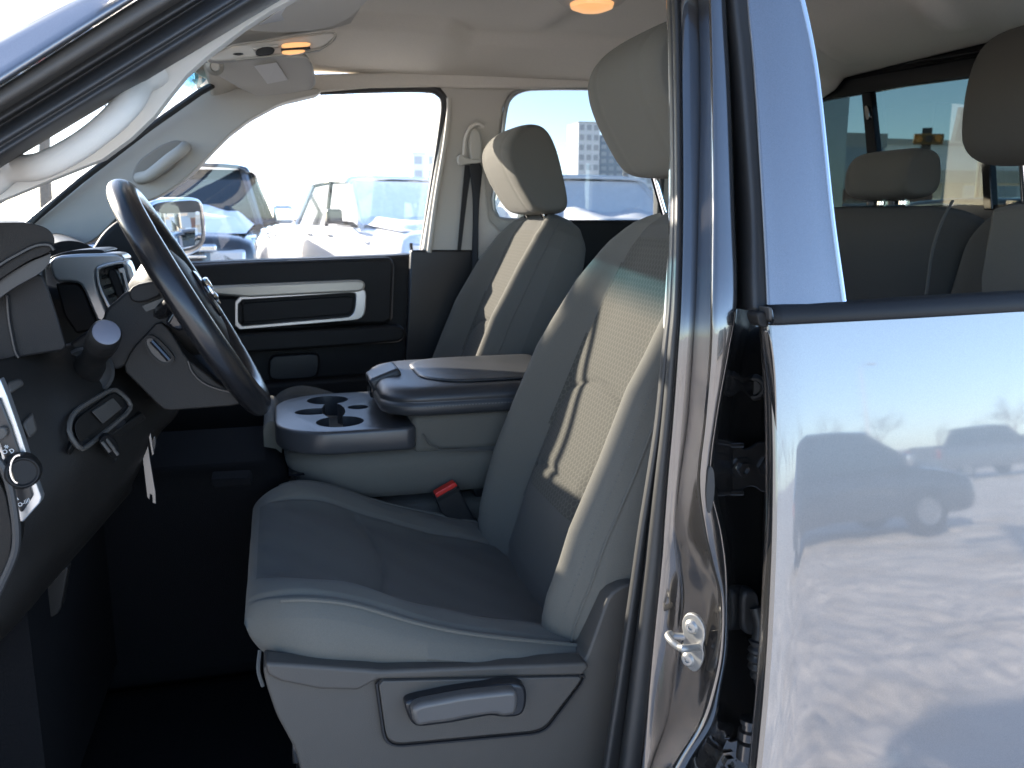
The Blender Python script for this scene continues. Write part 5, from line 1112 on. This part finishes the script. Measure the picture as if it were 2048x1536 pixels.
# ---- town beyond
M['concrete'] = mat('concrete', (.42, .40, .36), .8, var=.08, vscale=2)
M['tower'] = mat('blue_tower_glass', (.16, .20, .26), .2, spec=.8)
M['pale_tower'] = mat('pale_tower', (.66, .68, .69), .6)  # wall colour kept pale to stand in for haze and glare over the skyline
M['far_window'] = mat('far_window', (.36, .38, .40), .3)  # panes lightened as well, haze put into their colour
M['brick'] = mat('brick_wall', (.26, .13, .09), .85, var=.15, vscale=6)
M['green_roof'] = mat('green_panel', (.12, .34, .28), .6)
M['signal_yellow'] = mat('signal_amber', (.26, .13, .03), .6)
M['wood'] = mat('fence_wood', (.36, .27, .19), .85)
M['white_wall'] = mat('white_wall', (.70, .69, .66), .8)
def building(name, c, s, mt, label, rows, cols, cat='building', group='town buildings', roof=None):
    root = empty(name, (c[0], c[1], c[2]), label, cat, group)
    box('wall', (c[0], c[1], c[2]+s[2]/2), s, mt, root)
    box('roof', (c[0], c[1], c[2]+s[2]+.2), (s[0]*1.02, s[1]*1.02, .4), roof or M['concrete'], root)
    V, Fc = [], []
    for i in range(rows):
        for j in range(cols):
            zc = c[2]+s[2]*(i+.55)/rows; xc = c[0]-s[0]/2+s[0]*(j+.5)/cols; w_, h_ = s[0]/cols*.32, s[2]/rows*.28
            b = len(V); y = c[1]-s[1]/2-.06; V += [(xc-w_, y, zc-h_), (xc+w_, y, zc-h_), (xc+w_, y, zc+h_), (xc-w_, y, zc+h_)]; Fc.append((b, b+1, b+2, b+3))
            if len(V) < 4*150:
                pass
    wn = mk('windows', V, Fc, M['far_window'], root, smooth=False); wn.name = 'window_grid'; wn['kind'] = 'stuff'
    return root

building('warehouse', (63, 60, 0), (50, 14, 6.6), M['white_wall'], 'long cream warehouse wall behind the tinted rear window', 1, 9)
building('office_tower', (181, 188, 0), (6, 6, 25), M['tower'], 'tall blue grey tower behind the rear window', 12, 5)
building('office_block', (15, 24, 0), (5.5, 3, 3.6), M['tower'], 'low dark shed behind the rear window beside the divider', 1, 3)
building('pale_tower', (108, 298, 0), (8, 12, 34), M['pale_tower'], 'pale tower with grey cap beyond the far rear window', 10, 3)
building('blue_tower', (118, 300, 0), (9, 9, 30), M['tower'], 'slender blue tower beyond the far rear window', 12, 3)
building('pale_tower', (130, 302, 0), (10, 12, 29), M['pale_tower'], 'squat pale tower right of the slender blue one', 9, 3)
building('office_block', (43, 250, 0), (10, 10, 19), M['pale_tower'], 'small pale block on the skyline of the passenger window', 5, 3)
building('brick_shop', (13.2, 19.5, .1), (5, 3, 2.1), M['brick'], 'low brick shop wall behind the rear window', 1, 3)

# road bridge, traffic signals and billboard seen through the rear window
br = empty('road_bridge', (30, 36, 0), 'grey road bridge deck on piers behind the rear window', 'bridge')
box('deck', (42, 34, 3.4), (26, 3.0, .55), M['concrete'], br, rot=(0, 0, -.12)); box('parapet', (42, 32.6, 4.0), (26, .15, .6), M['pale_tower'], br, rot=(0, 0, -.12))
for i in range(5): box('pier', (31+5.5*i, 35-.65*i, 1.6), (1.2, 1.4, 3.2), M['concrete'], br)
bb = empty('billboard', (23.2, 24.5, 0), 'blank beige billboard standing over the bridge behind the rear window', 'billboard')
box('panel', (23.4, 24.5, 4.55), (1.9, .25, 1.05), M['concrete'], bb, rot=(0, .12, -.75)); box('panel_frame', (23.4, 24.62, 4.55), (2.0, .12, 1.15), M['pale_tower'], bb, rot=(0, .12, -.75))
tube('post', [(23.4, 24.7, 0), (23.4, 24.7, 4.2)], .12, M['steel_dark'], bb)
def signal(c, label):
    s_ = empty('traffic_signal', c, label, 'traffic light', 'amber traffic signals'); c = np.array(c, float)
    box('signal_housing', c, (.75, .22, .28), M['signal_yellow'], s_, rot=(0, .05, -.75), bevel=.03)
    for k in (-1, 0, 1): lathe('signal_lens', c+np.array((k*.17-.08, -.10-k*.16, 0)), (-.68, -.73, 0), [(.09, 0), (.09, .06), (.075, .06), (.07, .03), (.01, .03)], M['amber'] if k else M['black'], s_, n=14)
    box('back_plate', c+np.array((.02, .1, .0)), (.25, .06, .62), M['black'], s_, rot=(0, 0, -.75))
    tube('signal_pole', [(c[0]+.1, c[1]+.2, 0), (c[0]+.1, c[1]+.2, c[2]+.3)], .07, M['steel_dark'], s_, n=8)
signal((17.4, 20.3, 3.65), 'amber traffic signal on the left of the billboard'); signal((20.9, 21.8, 3.55), 'amber traffic signal on the right of the billboard')
fe_ = empty('board_fence', (5, 16, .1), 'weathered brown board fence beyond the far rear window', 'fence')
bm_ = None
for i in range(70):
    x = 3+i*.20
    if bm_ is None: bm_ = box('board', (x, 16.5, 1.05), (.17, .03, 1.7), M['wood'], fe_)
    else:
        o = bm_.copy(); COL.objects.link(o); o.location = (x-ORG[fe_.name][0], 16.5+rng.uniform(-.02, .02)-ORG[fe_.name][1], 1.05+rng.uniform(-.03, .03)-ORG[fe_.name][2])
for z in (.5, 1.6): box('rail', (9.9, 16.54, z), (14, .05, .09), M['wood'], fe_)
def lamp_post(c, h, label):
    l = empty('street_lamp', c, label, 'street lamp', 'street lamps'); c = np.array(c, float)
    tube('post', [c, c+(0, 0, h*.6), c+(0, 0, h)], [.10, .08, .05], M['pale_tower'], l, n=8)
    tube('arm', catmull([c+(0, 0, h), c+(.5, -.3, h+.35), c+(1.4, -.8, h+.45)], 10), .04, M['pale_tower'], l, n=8); box('lamp_head', c+(1.6, -.9, h+.42), (.6, .25, .12), M['concrete'], l, bevel=.03)
lamp_post((3.2, 40, .1), 9, 'street lamp on the skyline left in the passenger window'); lamp_post((9.5, 55, .1), 9, 'street lamp on the skyline right in the passenger window'); lamp_post((34, -46, 0), 7, 'street lamp mirrored above the trees in the rear door')

up_ = empty('shade_pole', (-5.05, 9.62, 0), 'added pole out of view that shades the rear bench from the sun', 'utility pole')  # pole added out of view only to keep direct sun off the rear bench
tube('post', [(-5.05, 9.62, -.2), (-5.05, 9.62, 4), (-5.05, 9.62, 9)], [.30, .27, .22], M['bark'], up_, n=12)
box('crossarm', (-5.05, 9.62, 8.5), (2.2, .12, .14), M['bark'], up_); lathe('transformer', (-4.6, 9.5, 7.2), (0, 0, 1), [(.25, 0), (.28, .05), (.28, .8), (.2, .9)], M['concrete'], up_, n=16)
